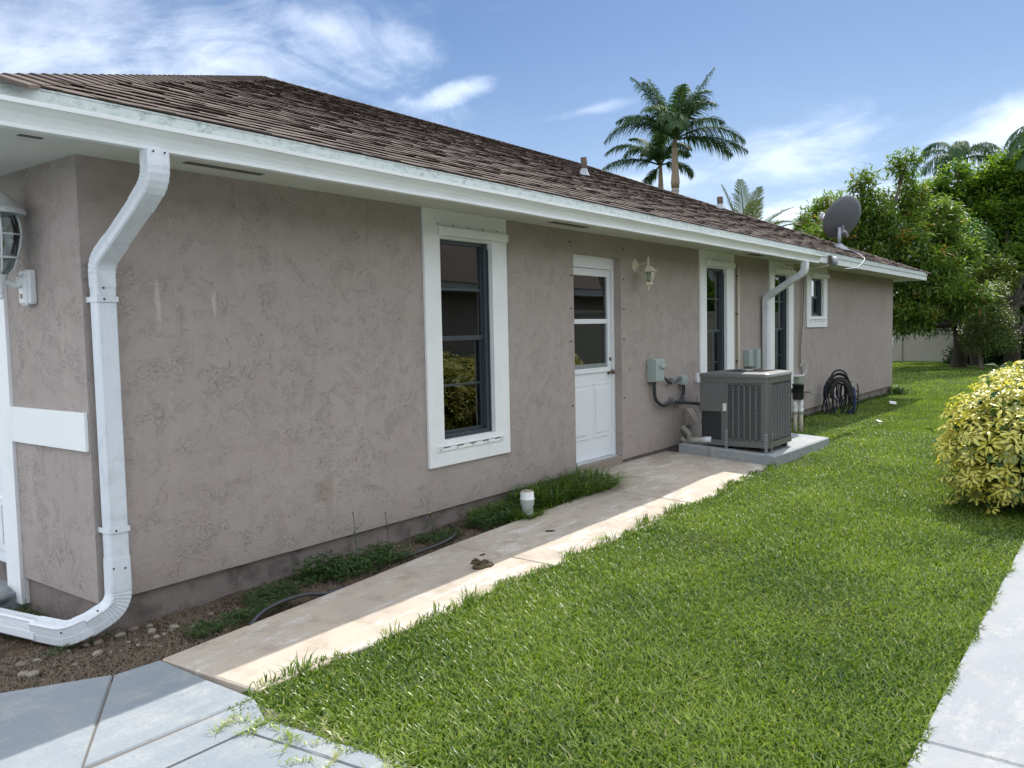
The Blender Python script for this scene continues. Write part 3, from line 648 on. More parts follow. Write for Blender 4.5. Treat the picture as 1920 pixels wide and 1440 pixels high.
# roof
S = .42; RX0, RY0 = OX - .036, OY - .036; ZE = 2.588
HW = (WY + 2 * .611) / 2; RYM = RY0 + HW; XR0 = RX0 + HW; XR1 = EX + .036 - HW; ZRG = ZE + S * HW
XE = EX + .036; YE = EYB + .036
roof = MB(); q = .012
roof.add([(RX0, RY0, ZE - q), (XE, RY0, ZE - q), (XE, YE, ZE - q), (RX0, YE, ZE - q), (XR0, RYM, ZRG - q), (XR1, RYM, ZRG - q)], [(0, 1, 5, 4), (1, 2, 5), (2, 3, 4, 5), (3, 0, 4), (3, 2, 1, 0)])
roof = roof.build('roof', M['shingle'], house)
cosA = 1 / math.sqrt(1 + S * S); sinA = S * cosA
EXPO = .142; rows = int(HW / cosA / EXPO)
sh = []
for r_ in range(rows):
    s0 = r_ * EXPO; y0 = RY0 + s0 * cosA - .008; t0 = s0 * cosA
    xa, xb = RX0 + t0 + .135, XE - t0 - .135
    x = xa - rnd.uniform(0, .25); wave_ = rnd.uniform(0, 6)
    while x < xb:
        wd = rnd.choice((.09, .12, .15, .19, .23)) * rnd.uniform(.9, 1.1); 
        a, b = max(x, xa), min(x + wd - .008, xb)
        if b - a > .03:
            thick = rnd.choice((.010, .011, .012, .015)); sh.append((a, b, s0, thick, rnd.random() ** .7))
        x += wd
def sh_pt(x, s, h): return (x, RY0 + s * cosA - h * sinA, ZE + s * sinA + h * cosA)
def sh_geo(a, b, s0, th, tone, mb, seed):
    rr = random.Random(seed); lift = rr.uniform(0, .004); n = 3
    j0, j1 = rr.uniform(-.006, .006), rr.uniform(-.006, .006)
    vs = []
    for k in range(n + 1):
        x = a + (b - a) * k / n + (0 if 0 < k < n else 0); e = j0 + (j1 - j0) * k / n + rr.uniform(-.003, .003); w_ = .0016 * math.sin(x * 3.3 + s0 * 31) + .0008 * math.sin(x * 9.1 + s0 * 17)
        xm = min(max(x, a), b)
        vs += [sh_pt(xm, s0 + .022, -.004), sh_pt(xm, s0 - .004 + e, th + lift + w_ + rr.uniform(-.001, .001)), sh_pt(xm, s0 + EXPO + .02, .0035 + w_ * .4)]
    fs = []
    for k in range(n):
        o = k * 3; fs += [(o, o + 3, o + 4, o + 1), (o + 1, o + 4, o + 5, o + 2)]
    fs += [(0, 1, 2), (n * 3, n * 3 + 2, n * 3 + 1)]
    return vs, fs
sh.sort(key=lambda q_: (Vector(sh_pt((q_[0] + q_[1]) / 2, q_[2], 0)) - CAMP).length - .8 * (q_[1] - q_[0]))
PV, PF, TN, allV, allF = [], [], [], [], []
for i, (a, b, s0, th, tone) in enumerate(sh):
    vs, fs = sh_geo(a, b, s0, th, tone, None, i)
    if i < 290:
        c = Vector(vs[1]); me = bpy.data.meshes.new('shingle'); me.from_pydata([tuple(Vector(v) - c) for v in vs], [], fs); me.materials.append(M['shingle'])
        o = link('shingle', me, roof); o.location = c
    else:
        o_ = len(allV); allV += vs; allF += [tuple(j + o_ for j in f) for f in fs]; TN += [tone] * len(vs)
me = bpy.data.meshes.new('shingle_courses'); me.from_pydata(allV, [], allF); me.materials.append(M['shingle']); at = me.attributes.new('tone', 'FLOAT', 'POINT'); at.data.foreach_set('value', TN)
o = link('shingle_courses', me, roof); o['kind'] = 'stuff'
# hip and ridge caps : folded pieces overlapping up the line
def cap_line(A, B, n1_, n2_, wid, expo, near):
    A, B = Vector(A), Vector(B); d = (B - A); L = d.length; d.normalize(); k = int(L / expo)
    n1_, n2_ = Vector(n1_).normalized(), Vector(n2_).normalized()
    s1 = d.cross(n1_).normalized(); s2 = n2_.cross(d).normalized()
    if s1.z > 0: s1 = -s1
    if s2.z > 0: s2 = -s2
    un = (n1_ + n2_).normalized(); jv, jf, jt = [], [], []
    for i in range(k):
        p = A + d * (i * expo); q_ = p + d * (expo + .03); h0 = .020 + rnd.uniform(0, .002); h1 = .010
        vs = [p + un * h0, p + s1 * wid + n1_ * (h0 - .004), p + s2 * wid + n2_ * (h0 - .004), q_ + un * h1, q_ + s1 * wid + n1_ * h1 * .8, q_ + s2 * wid + n2_ * h1 * .8,
              p, p + s1 * wid - n1_ * .002, p + s2 * wid - n2_ * .002, q_ + s1 * wid - n1_ * .002, q_ + s2 * wid - n2_ * .002]
        fs = [(0, 3, 4, 1), (0, 2, 5, 3), (0, 1, 7, 6), (0, 6, 8, 2), (1, 4, 9, 7), (2, 8, 10, 5)]
        if i < near:
            me = bpy.data.meshes.new('ridge_cap'); me.from_pydata([tuple(v - p) for v in vs], [], fs); me.materials.append(M['shingle']); o = link('ridge_cap', me, roof); o.location = p
        else:
            o_ = len(jv); jv += [tuple(v) for v in vs]; jf += [tuple(j + o_ for j in f) for f in fs]; jt += [rnd.random()] * len(vs)
    if jv:
        me = bpy.data.meshes.new('cap_course'); me.from_pydata(jv, [], jf); me.materials.append(M['shingle']); at = me.attributes.new('tone', 'FLOAT', 'POINT'); at.data.foreach_set('value', jt)
        o = link('cap_course', me, roof); o['kind'] = 'stuff'
nS = (0, -S, 1); nF = (-S, 0, 1); nE = (S, 0, 1); nB = (0, S, 1)
cap_line((RX0, RY0, ZE), (XR0, RYM, ZRG), nS, nF, .15, .15, 40)
cap_line((XR0, RYM, ZRG), (XR1, RYM, ZRG), nS, nB, .14, .15, 0)
cap_line((XE, RY0, ZE), (XR1, RYM, ZRG), nS, nE, .14, .15, 0)
def vent_pipe(x, y, h, r_):
    z = ZE + S * (y - RY0); mb = MB(); mb.tube([(x, y, z - .05), (x + .01, y, z + h * .5), (x, y, z + h)], [r_, r_ * .98, r_ * 1.02], 12).lathe([(r_ * .7, z + h + .001), (0.001, z + h - .05)], (x, y, 0), 12)
    vp = mb.build('vent_pipe', M['rust'], roof)
    MB().lathe([(r_ * 1.9, -.01), (r_ * 1.25, .05), (r_ * 1.02, .10)], (x, y, z), 12).build('flashing', M['dishm'], vp)
vent_pipe(8.74, 2.254, .27, .05); vent_pipe(14.81, 2.643, .25, .065)
# the ventilator poking over the ridge line on the front
mb = MB(); mb.box(-.28, .28, -.25, .25, -.02, .012).box(-.22, .22, -.2, .2, -.25, -.02); mb.xf(Matrix.Translation((3.0, 4.62, 4.17)) @ Matrix.Rotation(R(-22), 4, 'Y') @ Matrix.Rotation(R(8), 4, 'X')); mb.build('roof_ventilator', M['rust'], roof)

# ---------------------------------------------------------------- downspouts
def spout_profile(w_, d_, ribs=5):
    pts = []
    def edge(p, q_, n):
        L = (Vector(q_) - Vector(p)).length; t = (Vector(q_) - Vector(p)).normalized(); nrm = Vector((t.y, -t.x))
        m_ = n * 4
        for k in range(m_ + 1):
            f = k / m_; a = .0
            if f > .42 and f < .92: a = -.0022 * (0.5 - .5 * math.cos(2 * math.pi * (f - .42) / .50 * n))
            pts.append(Vector(p) + t * L * f + nrm * a)
    c = .008; W_, D_ = w_ / 2, d_ / 2
    edge((-W_ + c, -D_), (W_ - c, -D_), ribs); edge((W_, -D_ + c), (W_, D_ - c), max(2, ribs - 1)); edge((W_ - c, D_), (-W_ + c, D_), ribs); edge((-W_, D_ - c), (-W_, -D_ + c), max(2, ribs - 1))
    return pts
def arc_path(pts, rad, n=9):
    P = [Vector(p) for p in pts]; out_ = [(P[0], 0)]
    for i in range(1, len(P) - 1):
        a = (P[i - 1] - P[i]).normalized(); b = (P[i + 1] - P[i]).normalized(); rr = min(rad, (P[i - 1] - P[i]).length * .48, (P[i + 1] - P[i]).length * .48)
        p, q_ = P[i] + a * rr, P[i] + b * rr
        for k in range(n + 1):
            t = k / n; out_.append((p * (1 - t) ** 2 + P[i] * 2 * t * (1 - t) + q_ * t * t, 1))
    out_.append((P[-1], 0)); return out_
def sweep(mb, path, prof, side0, pleat=.035):
    vs = []; n = len(prof); up = Vector(side0)
    pts = []
    for i, (p, e) in enumerate(path):
        pts.append((p, e))
    dense = []
    for i in range(len(pts) - 1):
        p, e = pts[i]; q_, e2 = pts[i + 1]; L = (q_ - p).length
        if e and e2:
            m_ = max(1, round(L / .011))
            for k in range(m_): dense.append((p.lerp(q_, k / m_), 1))
        else: dense.append((p, 0 if not e else 1))
    dense.append(pts[-1])
    for i, (p, e) in enumerate(dense):
        t = (dense[min(i + 1, len(dense) - 1)][0] - dense[max(i - 1, 0)][0]).normalized()
        up = (up - t * up.dot(t)).normalized(); b = t.cross(up)
        sc = 1 + (pleat if (e and i % 2) else 0)
        for c in prof: vs.append(p + up * c.x * sc + b * c.y * sc)
    k = len(dense)
    fs = [(i * n + j, i * n + (j + 1) % n, (i + 1) * n + (j + 1) % n, (i + 1) * n + j) for i in range(k - 1) for j in range(n)] + [tuple(range(n))[::-1], tuple(range((k - 1) * n, k * n))]
    mb.add(vs, fs)
def strap(parent, x, z, w_=.145, yb=-.004, y1=-.135, cx=None):
    MB().box(x - w_ / 2, x + w_ / 2, y1, y1 + .0025, z, z + .028).box(x - w_ / 2, x - w_ / 2 + .0025, y1 + .003, yb, z, z + .028).box(x + w_ / 2 - .0025, x + w_ / 2, y1 + .003, yb, z, z + .028).build('strap', M['spout'], parent)
    MB().ball((x - .02, y1 - .001, z + .014), .005, 8, 5).build('screw', M['dark'], parent)
d1 = empty('downspout', (.07, -.09, -.17)); lab(d1, 'big white corrugated downspout bending round the near house corner to the ground', 'downspout', 'downspouts')
off = Vector((-.07, .09, .17))
def P1(pts): return [tuple(Vector(p) + off) for p in pts]
prof = spout_profile(.114, .088)
ux = (1, 0, 0)
x1_ = .075
def part(parent, name, mat, pts, rad, side, pf=prof, pl=.035, off_=None):
    mb = MB(); sweep(mb, arc_path([tuple(Vector(p) + off_) for p in pts], rad), pf, side, pl); return mb.build(name, mat, parent)
part(d1, 'outlet_elbow', M['spout'], [(x1_, -.648, 2.388), (x1_, -.648, 2.24), (x1_, -.50, 2.135)], .105, ux, off_=off)
part(d1, 'offset_pipe', M['spout'], [(x1_, -.51, 2.142), (x1_, -.20, 1.952)], .1, ux, spout_profile(.109, .083), off_=off)
part(d1, 'lower_elbow', M['spout'], [(x1_, -.24, 1.977), (x1_, -.075, 1.875), (x1_, -.075, 1.74)], .10, ux, off_=off)
part(d1, 'pipe', M['spout'], [(x1_, -.075, 1.745), (x1_, -.075, .20)], .1, ux, spout_profile(.109, .083), off_=off)
part(d1, 'foot_elbow', M['spout'], [(x1_, -.075, .26), (x1_, -.075, -.015), (-.10, -.055, -.085)], .12, ux, off_=off)
part(d1, 'ground_elbow', M['spout'], [(-.085, -.056, -.075), (-.19, -.035, -.105), (-.24, .20, -.105)], .10, (.1, 0, 1), off_=off)
part(d1, 'ground_pipe', M['spout'], [(-.235, .17, -.105), (-.34, .75, -.105)], .10, (.1, 0, 1), spout_profile(.11, .084), off_=off)
for z in (1.66, .40):
    s0 = len(d1.children)
    MB().box(.0165, .1335, -.1235, -.1215, z, z + .03).box(.0165, .0185, -.121, -.0005, z, z + .03).box(.1315, .1335, -.121, -.0005, z, z + .03).xf(Matrix.Translation(off)).build('strap', M['spout'], d1, .001)
    MB().ball((.055, -.1240, z + .015), .006, 8, 5).xf(Matrix.Translation(off)).build('screw', M['dark'], d1)
mb = MB()
for p in ((.04, -.70, 2.372), (.10, -.70, 2.372), (.055, -.1235, 1.735), (.03, -.124, .21), (.095, -.124, .20), (-.06, -.105, .0), (-.245, -.085, -.07)): mb.ball(tuple(Vector(p) + off), .0055, 8, 5)
mb.build('screw', M['dark'], d1)
d2 = empty('downspout', (10.2, -.09, -.12)); lab(d2, 'white downspout dropping from gutter end behind the grey air conditioner', 'downspout', 'downspouts')
off2 = Vector((-10.2, .09, .12)); x2_ = 10.10
part(d2, 'outlet_elbow', M['spout'], [(x2_, -.648, 2.382), (x2_, -.648, 2.22), (x2_, -.50, 2.135)], .105, ux, off_=off2)
part(d2, 'offset_pipe', M['spout'], [(x2_, -.51, 2.142), (x2_, -.20, 1.952)], .1, ux, spout_profile(.109, .083), off_=off2)
part(d2, 'lower_elbow', M['spout'], [(x2_, -.24, 1.977), (x2_, -.075, 1.875), (x2_, -.075, 1.74)], .10, ux, off_=off2)
part(d2, 'pipe', M['spout'], [(x2_, -.075, 1.745), (x2_, -.075, -.10)], .1, ux, spout_profile(.109, .083), off_=off2)

# ---------------------------------------------------------------- wall lanterns
def thing(name, loc, label, cat, group=None):
    return lab(empty(name, loc), label, cat, group)
L1 = thing('wall_lantern', (0, .60, 1.78), 'large white coach lantern with glass globe beside the garage door', 'wall lamp')
mb = MB(); mb.box(-.045, -.0005, -.075, .055, -.11, .09); mb.build('backplate', M['wlant'], L1, .012, 3)
MB().prism([(-.0455, -.055, .07), (-.058, -.035, .05), (-.058, -.035, -.10), (-.0455, -.055, -.12)], (0, .07, 0)).build('sensor_housing', M['wlant'], L1, .006)
MB().box(-.062, -.0585, -.012, .012, -.075, -.05).build('sensor_window', M['knob'], L1)
MB().ball((-.061, .0, -.01), .005, 8, 5).build('screw', M['dark'], L1)
MB().tube(smooth_path([(-.05, 0, .03), (-.08, 0, .0), (-.12, 0, .015), (-.165, 0, .02)]), [.035, .03, .027, .025, .023, .021, .02, .019, .018, .017, .016, .016, .016, .015, .015, .015, .015, .015, .015], 10).build('arm', M['wlant'], L1)
lx = -.165
MB().lathe([(0, -.085), (.010, -.08), (.014, -.065), (.008, -.058), (.018, -.045), (.018, -.03), (.013, -.02), (.020, .0), (.026, .02), (.03, .045), (.045, .055), (.03, .06)], (lx, 0, 0), 14).build('finial', M['wlant'], L1)
gp = [(.045, .06), (.075, .09), (.095, .15), (.112, .21), (.125, .28), (.118, .35), (.10, .40)]
MB().lathe([(r_ * .96, z) for r_, z in gp], (lx, 0, 0), 24).build('globe', M['lampglass'], L1)
MB().lathe([(.098, .145), (.104, .145), (.106, .157), (.098, .157)], (lx, 0, 0), 24).lathe([(.127, .275), (.127, .283), (.12, .283)], (lx, 0, 0), 24).build('band', M['wlant'], L1)
mb = MB()
for k in range(6):
    a = k * math.pi / 3 + .3; mb.tube([(lx + r_ * math.cos(a), r_ * math.sin(a), z) for r_, z in gp], .0055, 6)
mb.build('cage_rib', M['wlant'], L1)
MB().lathe([(.145, .395), (.150, .40), (.150, .425), (.135, .43), (.115, .455), (.075, .50), (.045, .52), (.03, .55), (.038, .565), (.02, .59), (.012, .62), (0, .63)], (lx, 0, 0), 24).build('roof_cap', M['wlant'], L1)
MB().lathe([(.013, .06), (.013, .15), (.03, .18), (.035, .23), (.02, .27), (0, .28)], (lx, 0, 0), 12).build('bulb', M['bulb'], L1)

L2 = thing('wall_lantern', (6.165, 0, 2.165), 'small cream six-sided hanging lantern on the wall right of the white door', 'wall lamp')
MB().lathe([(0, -.04), (.025, -.038), (.035, -.028), (.045, -.025), (.052, -.016), (.060, -.012), (.066, -.001)], (0, 0, 0), 20, 'y').xf(Matrix.Diagonal((.85, 1, 1.15, 1))).build('backplate', M['cream'], L2)
MB().tube(smooth_path([(0, -.035, -.01), (0, -.07, .005), (0, -.12, .02), (0, -.17, .022)]), [.026, .024, .02, .017, .014, .012, .011, .01, .009, .009, .009, .009, .009, .009, .009, .009, .009, .009, .009], 8).build('arm', M['cream'], L2)
ly = -.17
MB().lathe([(.0, .085), (.010, .08), (.012, .068), (.006, .06), (.014, .045), (.008, .035), (.012, .02), (.017, .005), (.012, -.01), (.014, -.02)], (0, ly, 0), 12).build('finial', M['cream'], L2)
MB().lathe([(.012, -.018), (.040, -.022), (.050, -.035), (.052, -.043), (.066, -.045), (.070, -.058), (.106, -.072), (.106, -.078), (.068, -.078), (.068, -.088)], (0, ly, 0), 6, sm=False).build('roof_cap', M['cream'], L2)
mb = MB()
for k in range(6):
    a = k * math.pi / 3; mb.tube([(.072 * math.cos(a), ly + .072 * math.sin(a), -.08), (.044 * math.cos(a), ly + .044 * math.sin(a), -.205)], .0048, 5)
mb.build('cage_bar', M['cream'], L2)
MB().lathe([(.068, -.082), (.041, -.204)], (0, ly, 0), 6, sm=False).build('pane', M['lampglass'], L2)
MB().lathe([(.05, -.20), (.05, -.222), (.036, -.232), (.02, -.245), (.012, -.25), (.009, -.27), (.011, -.285), (0, -.295)], (0, ly, 0), 6, sm=False).build('base_cup', M['cream'], L2)
MB().lathe([(.012, -.09), (.022, -.12), (.024, -.16), (.014, -.185), (0, -.19)], (0, ly, 0), 10).build('bulb', M['bulb'], L2)

# ---------------------------------------------------------------- electrical and services on the wall
D = thing('disconnect_box', (6.55, 0, .95), 'pale grey-green electrical disconnect box on wall between the door and air conditioner', 'electrical box')
MB().box(-.125, .105, -.10, -.0005, -.12, .145).build('enclosure', M['box'], D, .006)
MB().box(-.115, .100, -.118, -.1005, -.115, .135).build('cover', M['box'], D, .006)
MB().box(-.02, .10, -.140, -.1185, .035, .075).build('handle', M['box'], D, .006)
MB().tube(smooth_path([(-.03, -.05, -.12), (-.03, -.05, -.22), (.0, -.05, -.33), (.16, -.05, -.41), (.33, -.05, -.405), (.45, -.05, -.39)]), .021, 10).build('conduit', M['cable'], D)
MB().tube(smooth_path([(.105, -.05, -.02), (.16, -.05, -.035), (.30, -.05, -.13), (.44, -.05, -.17), (.58, -.05, -.14), (.66, -.05, -.12)]), .014, 10).build('conduit', M['cable'], D)
mb = MB()
for p in ((.42, -.045, -.15), (.43, -.045, -.385), (.75, -.045, -.39)): mb.box(p[0] - .012, p[0] + .012, -.075, -.0005, p[2] - .025, p[2] + .045)
mb.build('conduit_clamp', M['galv'], D, .003)
J = thing('junction_box', (7.31, 0, .80), 'small grey junction box with conduit on the wall left of the air conditioner', 'electrical box')
MB().box(-.075, .075, -.06, -.0005, -.05, .055).build('enclosure', M['box'], J, .004)
MB().box(-.08, .08, -.066, -.0605, -.055, .06).build('cover', M['box'], J, .002)
MB().tube(smooth_path([(.02, -.035, -.05), (.02, -.035, -.15), (-.02, -.035, -.22), (-.12, -.04, -.255), (-.25, -.045, -.26)]), .019, 10).build('conduit', M['cable'], J)
whip = thing('refrigerant_whip', (7.0, -.06, .545), 'black flexible electrical whip running from the wall to the air conditioner', 'cable')
MB().tube(smooth_path([(-.03, .02, .01), (.10, .02, .0), (.12, -.20, -.01), (.05, -.42, -.01), (.03, -.47, -.02)]), .019, 10).build('conduit', M['cable'], whip)
MB().tube([(-.15, .03, .008), (.0, .02, .005), (.10, -.02, .0), (.11, -.22, -.015)], .012, 8).build('control_wire', M['blk'], whip)
for (x, z, lb_) in ((7.78, .80, 'blank white cover plate on wall just above the black whip left of the long window'), (7.86, .52, 'white cover plate low on wall partly behind the air conditioner')):
    o = MB().box(-.04, .04, -.035, -.0005, -.06, .06).build('cover_plate', M['plastic'], None, .005); o.location = (x, 0, z); lab(o, lb_, 'cover plate')
vh = thing('dryer_vent', (7.52, 0, .30), 'beige dryer vent hood low on the stucco wall beside the air conditioner', 'vent')
MB().prism([(-.09, -.0005, .13), (-.09, -.03, .13), (-.09, -.15, -.06), (-.09, -.0005, -.09)], (.18, 0, 0)).build('hood', M['beige'], vh, .003)
MB().prism([(.095, -.0005, .135), (.095, -.035, .135), (.095, -.158, -.062), (.095, -.0005, -.095)], (.004, 0, 0)).build('side_plate', M['beige'], vh)
ls = thing('insulated_pipe', (7.28, -.12, .02), 'taped pale insulated refrigerant pipes looping from the wall to the air conditioner', 'pipe')
MB().tube(smooth_path([(.06, .11, .19), (.05, .02, .12), (.0, -.02, .06), (-.12, -.06, .04), (-.25, -.18, .075), (-.26, -.31, .09)]), .035, 10).build('insulation', M['insul'], ls)
MB().tube(smooth_path([(.02, .10, .05), (-.03, .0, -.01), (-.12, -.06, -.03), (-.2, -.2, .02), (-.24, -.30, .05)]), .028, 10).build('insulation', M['insul'], ls)
MB().tube([(-.26, -.29, .09), (-.245, -.41, .10)], .037, 10).build('collar', M['plastic'], ls)

gb = thing('meter_box', (9.55, 0, 1.0), 'tall grey cable box on the wall behind the air conditioner lid', 'electrical box')
MB().box(-.16, .02, -.09, -.0005, -.13, .11).build('enclosure', M['box'], gb, .004); MB().box(.022, .15, -.14, -.0005, -.16, .12).build('cover', M['box'], gb, .004)
cp = thing('conduit_pipe', (9.13, -.03, 0), 'thin cream vertical conduit pipe beside the middle window', 'pipe')
MB().tube([(0, 0, .1), (.0, 0, 2.30)], .016, 8).build('pipe', M['cream'], cp)
mb = MB()
for z in (.95, 1.62, 2.15): mb.box(-.03, .03, .0, .0295, z, z + .02)
mb.build('pipe_clip', M['knob'], cp)
cb = thing('cable_bundle', (11.80, -.012, 0), 'loose thin cables hanging down the wall beside the third window', 'cable')
MB().tube(smooth_path([(.12, -.005, 2.44), (.13, -.01, 2.1), (.08, -.012, 1.6), (.02, -.01, 1.1), (.03, -.01, .72)]), .009, 6).build('cable', M['beige'], cb)
MB().tube(smooth_path([(.25, -.005, 2.44), (.2, -.01, 2.0), (.14, -.012, 1.5), (.05, -.01, 1.0), (.08, -.02, .62)]), .006, 6).build('cable', M['cable'], cb)
MB().tube(smooth_path([(.04, -.01, .75), (.1, -.03, .84), (.24, -.04, .80), (.27, -.04, .68), (.17, -.03, .60), (.1, -.03, .68)]), .007, 6).build('cable_loop', M['plastic'], cb)
tb = thing('timer_box', (11.65, 0, .45), 'olive sprinkler timer box on the wall right of the air conditioner', 'electrical box')
MB().box(-.10, .12, -.10, -.0005, -.13, .15).build('enclosure', M['gbox'], tb, .008); MB().box(-.13, .14, -.115, -.0005, .152, .175).build('cover', M['plastic'], tb, .006)
bib = thing('hose_bib', (12.15, 0, .30), 'small dark outdoor tap on the wall above the black filter', 'tap')
MB().tube([(0, 0, 0), (0, -.10, 0), (.01, -.16, -.02)], [.014, .014, .012], 8).build('spout', M['galv'], bib); MB().lathe([(0, 0), (.03, .002), (.03, .012), (0, .014)], (0, -.09, .03), 10).build('handle', M['galv'], bib)

# irrigation pipes with black filter cap, grey elbow
ip = thing('irrigation_manifold', (9.90, -.62, -.12), 'twin white pvc sprinkler pipes topped by a black filter valve', 'pipe')
for dx, dy in ((-.02, .035), (.02, -.035)):
    MB().tube([(dx, dy, -.1), (dx, dy, .28)], .028, 12).build('riser', M['pvcd'], ip)
    MB().tube([(dx, dy, .28), (dx, dy, .50)], .030, 12).build('riser', M['pvc'], ip); MB().tube([(dx, dy, .30), (dx, dy, .36)], .036, 12).build('coupling', M['pvc'], ip)
MB().lathe([(0, .50), (.075, .50), (.078, .52), (.078, .70), (.083, .70), (.083, .722), (.03, .726), (0, .726)], (0, 0, 0), 20).tube([(-.02, .06, .62), (-.04, .13, .62)], .035, 10).build('filter_cap', M['blk'], ip)
MB().tube(smooth_path([(-.04, .13, .62), (-.08, .22, .62), (-.08, .27, .56), (-.08, .28, .44)]), .035, 10).build('elbow', M['pvc'], ip)
MB().box(-.12, -.05, .17, .23, .66, .72).build('valve_handle', M['red'], ip, .008)
MB().tube(smooth_path([(-.06, .1, .5), (-.02, .05, .44), (.0, .0, .40), (-.03, -.03, .36)]), .005, 5).tube(smooth_path([(-.06, .2, .55), (-.07, .1, .47), (-.02, .06, .5), (.0, .1, .46)]), .005, 5).build('wire', M['pvc'], ip)
ge = thing('drain_elbow', (9.35, -.62, -.12), 'grey pvc drain pipe with elbow at far side of the air conditioner', 'pipe')
MB().tube([(0, 0, -.1), (0, 0, .26)], .045, 12).build('riser', M['plastic'], ge); MB().tube(smooth_path([(0, 0, .24), (0, 0, .30), (-.03, .03, .36), (-.09, .09, .36), (-.16, .15, .33)]), .05, 12).build('elbow', M['plastic'], ge)

# ---------------------------------------------------------------- pad and air conditioner
px0, px1, py0, py1 = 6.93, 8.985, -.16, -1.325
pad = MB(); 
def pz(x, y): return .062 + (y + .2) * .060 - (x - 7) * .012
c4 = [(px0, py0), (px0, py1), (px1, py1), (px1, py0)]
inn = [(px0 + .015, py0 - .015), (px0 + .015, py1 + .015), (px1 - .015, py1 + .015), (px1 - .015, py0 - .015)]
V = [(x, y, -.30) for x, y in c4] + [(x, y, pz(x, y) - .015) for x, y in c4] + [(x, y, pz(x, y)) for x, y in inn]
pad.add(V, [(i, (i + 1) % 4, 4 + (i + 1) % 4, 4 + i) for i in range(4)] + [(4 + i, 4 + (i + 1) % 4, 8 + (i + 1) % 4, 8 + i) for i in range(4)] + [(8, 9, 10, 11)])
pad = pad.build('equipment_pad', M['pad']); lab(pad, 'grey concrete equipment pad under the air conditioner', 'concrete pad')
MB().box(px0 - .004, px0 + .0005, -.56, -.52, -.15, pz(px0, -.5) - .002).box(px0 - .004, px0 - .0005, -1.27, -1.20, -.15, pz(px0, -1.2) - .002).build('strap_mark', M['galv'], pad)
AX, AY, AZ = 7.02, -1.23, .06
AC = thing('air_conditioner', (AX, AY, AZ), 'dark grey outdoor air conditioning unit with louvred sides on the pad', 'air conditioner')
WX, WYY, HZ = .86, .84, .845
def rrect(x0, x1, y0, y1, rads, n=6):
    pts = []
    for (cx, cy, a0), r_ in zip(((x0, y0, 180), (x1, y0, 270), (x1, y1, 0), (x0, y1, 90)), rads):
        ox = cx + (r_ if cx == x0 else -r_); oy = cy + (r_ if cy == y0 else -r_)
        for k in range(n + 1): a = R(a0 + 90 * k / n); pts.append((ox + r_ * math.cos(a), oy + r_ * math.sin(a)))
    return pts
rads = (.045, .13, .05, .02)
mb = MB(); pr = rrect(.012, WX - .012, .012, WYY - .012, rads); n = len(pr)
mb.add([(x, y, .03) for x, y in pr] + [(x, y, HZ - .03) for x, y in pr], [(i, (i + 1) % n, n + (i + 1) % n, n + i) for i in range(n)] + [tuple(range(n))[::-1]]); mb.build('core', M['acd'], AC)
def bandr(z0, z1, grow, name, sub=None):
    pr = rrect(-grow, WX + grow, -grow, WYY + grow, [r_ + grow for r_ in rads]); pi = rrect(.01, WX - .01, .01, WYY - .01, rads); mb = MB()
    mb.add([(x, y, z0) for x, y in pr] + [(x, y, z1) for x, y in pr] + [(x, y, z0) for x, y in pi] + [(x, y, z1) for x, y in pi],
           [(i, (i + 1) % n, n + (i + 1) % n, n + i) for i in range(n)] + [(i, 2 * n + i, 2 * n + (i + 1) % n, (i + 1) % n) for i in range(n)] + [(n + i, n + (i + 1) % n, 3 * n + (i + 1) % n, 3 * n + i) for i in range(n)])
    return mb.build(name, M['ac'], AC, .003)
bandr(.0, .065, 0.006, 'base_rim'); bandr(HZ - .105, HZ - .03, 0.0, 'top_band')
for (xa, xb, ya, yb) in ((0, .4, WYY - .33, WYY),):
    MB().box(-.004, .012, WYY - .30, WYY, .40, HZ - .106).box(-.004, .012, WYY - .30, WYY - .27, .066, .3995).build('access_panel', M['ac'], AC, .003)
    MB().box(.05, .06, WYY - .27, WYY - .01, .066, .3995).build('valve_recess', M['ac'], AC); 
MB().box(.0, .012, WYY - .345, WYY - .301, .066, HZ - .106).box(0, .012, .045, .085, .066, HZ - .106).build('corner_post', M['ac'], AC, .002)
pc = rrect(0, WX, 0, WYY, rads)
mb = MB(); cpn = pc[:7]
mb.add([(x, y, .066) for x, y in cpn] + [(x, y, HZ - .106) for x, y in cpn], [(i, i + 1, 8 + i, 7 + i) for i in range(6)]); mb.box(.045, .09, 0, .012, .066, HZ - .106); mb.build('corner_post', M['ac'], AC)
